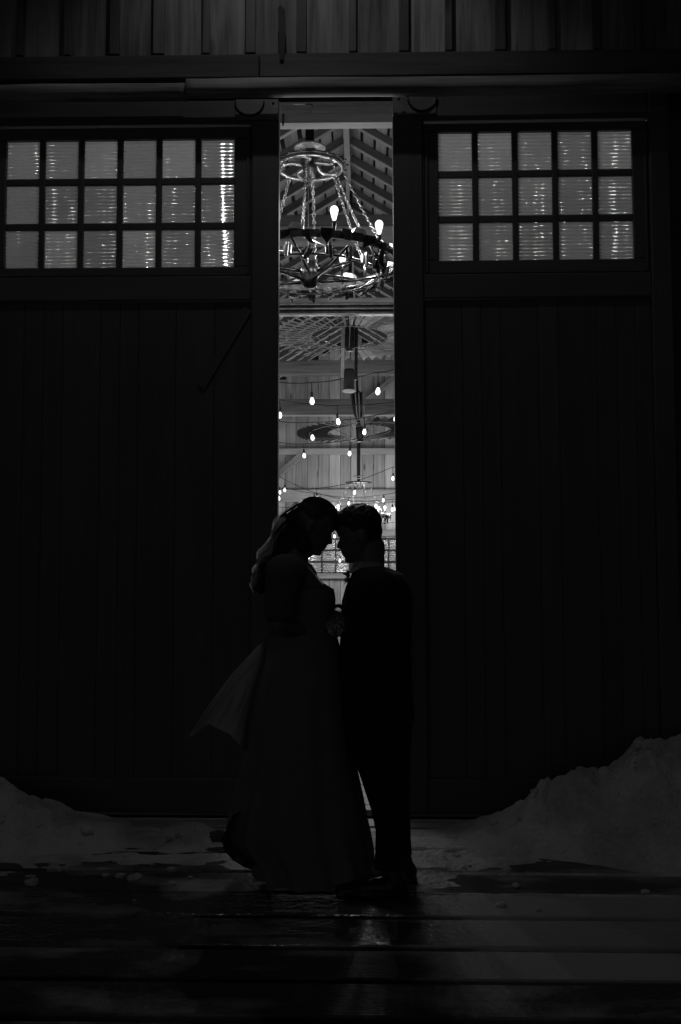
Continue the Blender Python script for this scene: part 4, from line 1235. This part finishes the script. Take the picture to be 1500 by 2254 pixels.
# ---------------- flowers
def add_rose(bm, c, r, axis, seed):
    rg = random.Random(seed); ax = Vector(axis).normalized()
    s = ax.orthogonal().normalized(); t = ax.cross(s)
    for layer, (rr, hh, n, op) in enumerate(((.25, .55, 3, .1), (.45, .6, 4, .25), (.7, .55, 5, .55), (.95, .42, 6, .95))):
        for k in range(n):
            a0 = 2 * pi * k / n + layer * .7 + rg.uniform(-.2, .2); wd = 2 * pi / n * .75
            prev = None
            for i in range(4):
                v = i / 3; row = []
                for j in range(4):
                    a = a0 + (j / 3 - .5) * wd * (1 - .25 * v * v)
                    rad = r * rr * (.45 + .55 * v + op * .35 * v * v); h = r * (hh * v * 1.3 - .35 * op * v * v - .2)
                    row.append(bm.verts.new(Vector(c) + s * (rad * cos(a)) + t * (rad * sin(a)) + ax * h))
                if prev:
                    for j in range(3): bm.faces.new((prev[j], prev[j + 1], row[j + 1], row[j]))
                prev = row
def add_leaf(bm, p, d, L, w, up):
    d = Vector(d).normalized(); s = d.cross(Vector(up)).normalized(); u = s.cross(d)
    pr = [(0, 0, 0), (.35, 1, .1), (.7, .7, .05), (1, 0, -.12)]
    c = [bm.verts.new(Vector(p) + d * L * a + u * L * z) for a, ww, z in pr]
    l_ = [bm.verts.new(Vector(p) + d * L * a + s * w * ww + u * (L * z + w * .3)) for a, ww, z in pr[1:3]]
    r_ = [bm.verts.new(Vector(p) + d * L * a - s * w * ww + u * (L * z + w * .3)) for a, ww, z in pr[1:3]]
    for sd in (l_, r_):
        bm.faces.new((c[0], c[1], sd[0])); bm.faces.new((c[1], c[2], sd[1], sd[0])); bm.faces.new((c[2], c[3], sd[1]))

bq = empty('bouquet', stem)
tag(bq, 'small rose bouquet held between the woman and the man', 'bouquet')
cen = P(733, 1366) - stem
spots = [(705, 1368, -.08), (722, 1377, -.10), (757, 1372, -.09), (745, 1360, -.07), (733, 1354, -.03), (712, 1358, .02), (760, 1358, .0), (740, 1382, -.11), (695, 1378, -.02), (770, 1376, -.02), (730, 1345, .03)]
for i, (x, yy, dy) in enumerate(spots):
    c = P(x, yy) + Vector((0, dy, 0)) - stem
    bm = bmesh.new(); add_rose(bm, c, random.uniform(.026, .036), (c - Vector((0, 0, -.10))).normalized(), i)
    mesh_obj('rose', bm, M['petal'], bq, True)
for i in range(22):
    a = rng.uniform(0, 2 * pi); d = Vector((cos(a), sin(a) * .8, rng.uniform(-.3, .8)))
    bm = bmesh.new(); add_leaf(bm, cen + d * .05, d, rng.uniform(.05, .08), rng.uniform(.01, .018), (0, 0, 1)); mesh_obj('leaf', bm, M['leaf'], bq)
for i in range(7):
    a = 2 * pi * i / 7
    bm = bmesh.new(); add_tube(bm, [cen + Vector((.03 * cos(a), .03 * sin(a), -.01)), Vector((.012 * cos(a), .012 * sin(a), 0)), Vector((.018 * cos(a), .018 * sin(a), -.12))], .004, 6); mesh_obj('stem', bm, M['leaf'], bq)

bt = empty('boutonniere', parent=man); bt.location = P(768, 1270) - MO
bm = bmesh.new(); add_rose(bm, (-.005, -.07, -.01), .02, (-1, -.4, .5), 40); mesh_obj('rose', bm, M['petal'], bt, True)
for i in range(14):
    d = Vector((-rng.uniform(.2, 1), rng.uniform(-.8, .4), rng.uniform(-.5, 1)))
    bm = bmesh.new(); add_leaf(bm, (.004, -.06 + rng.uniform(-.02, .06), rng.uniform(-.015, .015)), d, rng.uniform(.022, .036), rng.uniform(.004, .007), (0, 1, .2)); mesh_obj('leaf', bm, M['leaf'], bt)

# ================================================================== SNOW
def fbm(x, y, s=0.0, o=5):
    v = 0; a = 1; f = 1
    for k in range(o):
        v += a * noise.noise(Vector((x * f, y * f, s + k * 7.3))); a *= .5; f *= 2.03
    return v
def interp(tab, x):
    if x <= tab[0][0]: return tab[0][1]
    for (a, u), (b, v) in zip(tab, tab[1:]):
        if x <= b: return u + (v - u) * (x - a) / (b - a)
    return tab[-1][1]
_bank = {}
def snow_z(X, Y):
    return max(_bank.get((round(X / .05), round(Y / .05)), 0.0), 0.0)
def snow_bank(label, x0, x1, tab, ridge, front, seed):
    """heap pushed aside along the doors; tab gives its crest height along X"""
    bm = bmesh.new(); NX, NY = int((x1 - x0) / .016), 110; y0, y1 = 3.9, 5.72; g = []
    for i in range(NX + 1):
        X = x0 + (x1 - x0) * i / NX; row = []
        for j in range(NY + 1):
            Y = y0 + (y1 - y0) * j / NY
            h = .93 * interp(tab, X + .06 * fbm(X * 2, Y * 2, seed + 5, 3))
            rd_ = ridge + .08 * noise.noise(Vector((X * 1.5, 0, seed)))
            fr = interp(front, X) + .10 * fbm(X * 1.8, 0, seed + 3, 4)
            if Y < rd_: s = max(0, 1 - ((rd_ - Y) / max(.05, rd_ - fr)) ** 1.25)
            else: s = max(0, 1 - ((Y - rd_) / (y1 + .12 - rd_)) ** 2 * .55)
            lump = .10 * fbm(X * 3.2, Y * 3.2, seed, 5) * min(1, h * 3.2) * s + .05 * abs(noise.noise(Vector((X * 7, Y * 7, seed)))) * min(1, h * 3) * s
            chunk = 0
            cv = noise.cell(Vector((X * 6 + fbm(X * 2, Y * 2, 3, 2), Y * 6, seed)))
            if cv > .35: chunk = .022 * min(1, h * 4) * s
            rough = (.024 * fbm(X * 13, Y * 13, seed + 2, 4) + .05 * max(0, noise.noise(Vector((X * 9, Y * 11, seed + 4))) - .25)) * min(1, h * 6) * s
            z = h * s + lump + chunk + rough - .012
            row.append(bm.verts.new((X, Y, z if s > 0 else -.02)))
            if s > 0: _bank[(round(X / .05), round(Y / .05))] = z
        g.append(row)
    for i in range(NX):
        for j in range(NY): bm.faces.new((g[i][j], g[i + 1][j], g[i + 1][j + 1], g[i][j + 1]))
    o = mesh_obj('snow_bank', bm, M['snow'], None, True)
    tag(o, label, None, None, 'structure'); return o
snow_bank('tall heap of shovelled snow against the right door', .42, 3.6,
    [(.42, .0), (.5, .045), (.72, .10), (.86, .17), (.92, .24), (1.06, .33), (1.18, .40), (1.36, .46), (1.42, .53), (1.5, .60), (1.56, .56), (1.68, .53), (2.2, .62), (3.6, .5)],
    5.33, [(.42, 5.2), (.8, 5.12), (1.2, 5.0), (1.5, 4.86), (1.8, 4.7), (3.6, 4.4)], 2.0)
snow_bank('low heap of shovelled snow against the left door', -3.8, -.72,
    [(-3.8, .5), (-2.4, .32), (-1.95, .235), (-1.8, .20), (-1.68, .165), (-1.6, .115), (-1.45, .10), (-1.33, .075), (-1.27, .02), (-1.1, .015), (-.98, .045), (-.85, .045), (-.80, .01), (-.72, 0)],
    5.33, [(-3.8, 4.6), (-1.9, 4.98), (-1.4, 5.1), (-1.1, 5.15), (-.72, 5.2)], 9.0)

# thin frozen crust left on the planks
bm = bmesh.new(); NX, NY = 420, 330; x0, x1, y0, y1 = -3.0, 3.0, 3.4, 5.66; g = []
gaps = edges[:12]
for i in range(NX + 1):
    X = x0 + (x1 - x0) * i / NX; row = []
    for j in range(NY + 1):
        Y = y0 + (y1 - y0) * j / NY
        v = fbm(X * 1.1, Y * 1.6, 4.4, 6) * .30 + .22 * fbm(X * 5, Y * 8, 8.1, 4) + .28
        if 4.565 < Y < 4.86: v -= .55 if X > .45 else .35
        elif 4.87 < Y < 5.2 and X > .4: v -= .40
        if Y > 4.56 and X < -.1: v -= .26 + .12 * sin(Y * 22)
        if Y < 4.56: v -= .85
        gd = min(abs(Y - e) / (.034 if e < 4.3 else .016) for e in gaps)
        v -= 1.2 * math.exp(-gd * gd)
        lip = 0.0
        for e in (4.555, 4.865):
            wv = e - .020 + .016 * noise.noise(Vector((X * 2.2, e, 3)))
            lip += .020 * math.exp(-((Y - wv) / .011) ** 2) * (.4 + .6 / (1 + math.exp(-(X - .1) / .08)))
        z = max(-.012, min(.016, v * .045)) + lip
        row.append(bm.verts.new((X, Y, z + .003 * noise.noise(Vector((X * 14, Y * 14, 1))))))
    g.append(row)
for i in range(NX):
    for j in range(NY):
        q = (g[i][j], g[i + 1][j], g[i + 1][j + 1], g[i][j + 1])
        if max(v.co.z for v in q) > -.006: bm.faces.new(q)
bmesh.ops.delete(bm, geom=[v for v in bm.verts if not v.link_faces], context='VERTS')
rc = random.Random(21)
for q in range(80):  # loose snow clods, kept in the crust mesh
    sd = rc.choice((-1, 1)); X = rc.uniform(.35, 2.6) if sd > 0 else -rc.uniform(.75, 2.6)
    Y = rc.uniform(4.3, 5.55) if rc.random() < .6 else rc.uniform(5.2, 5.6)
    r = rc.uniform(.006, .020) * (1 if rc.random() < .85 else 1.6)
    tabz = 0.004
    res = bmesh.ops.create_icosphere(bm, subdivisions=2, radius=r)
    for v in res['verts']:
        v.co *= 1 + .55 * noise.noise(v.co * (1.6 / r) + Vector((q, 0, 0)))
        v.co = Vector((v.co.x * 1.2 + X, v.co.y + Y, v.co.z * .8 + tabz + (snow_z(X, Y))))
tag(mesh_obj('snow_crust_clods', bm, M['snow'], None, True), 'thin frozen snow crust and loose snow clods on the deck', None, None, 'stuff')
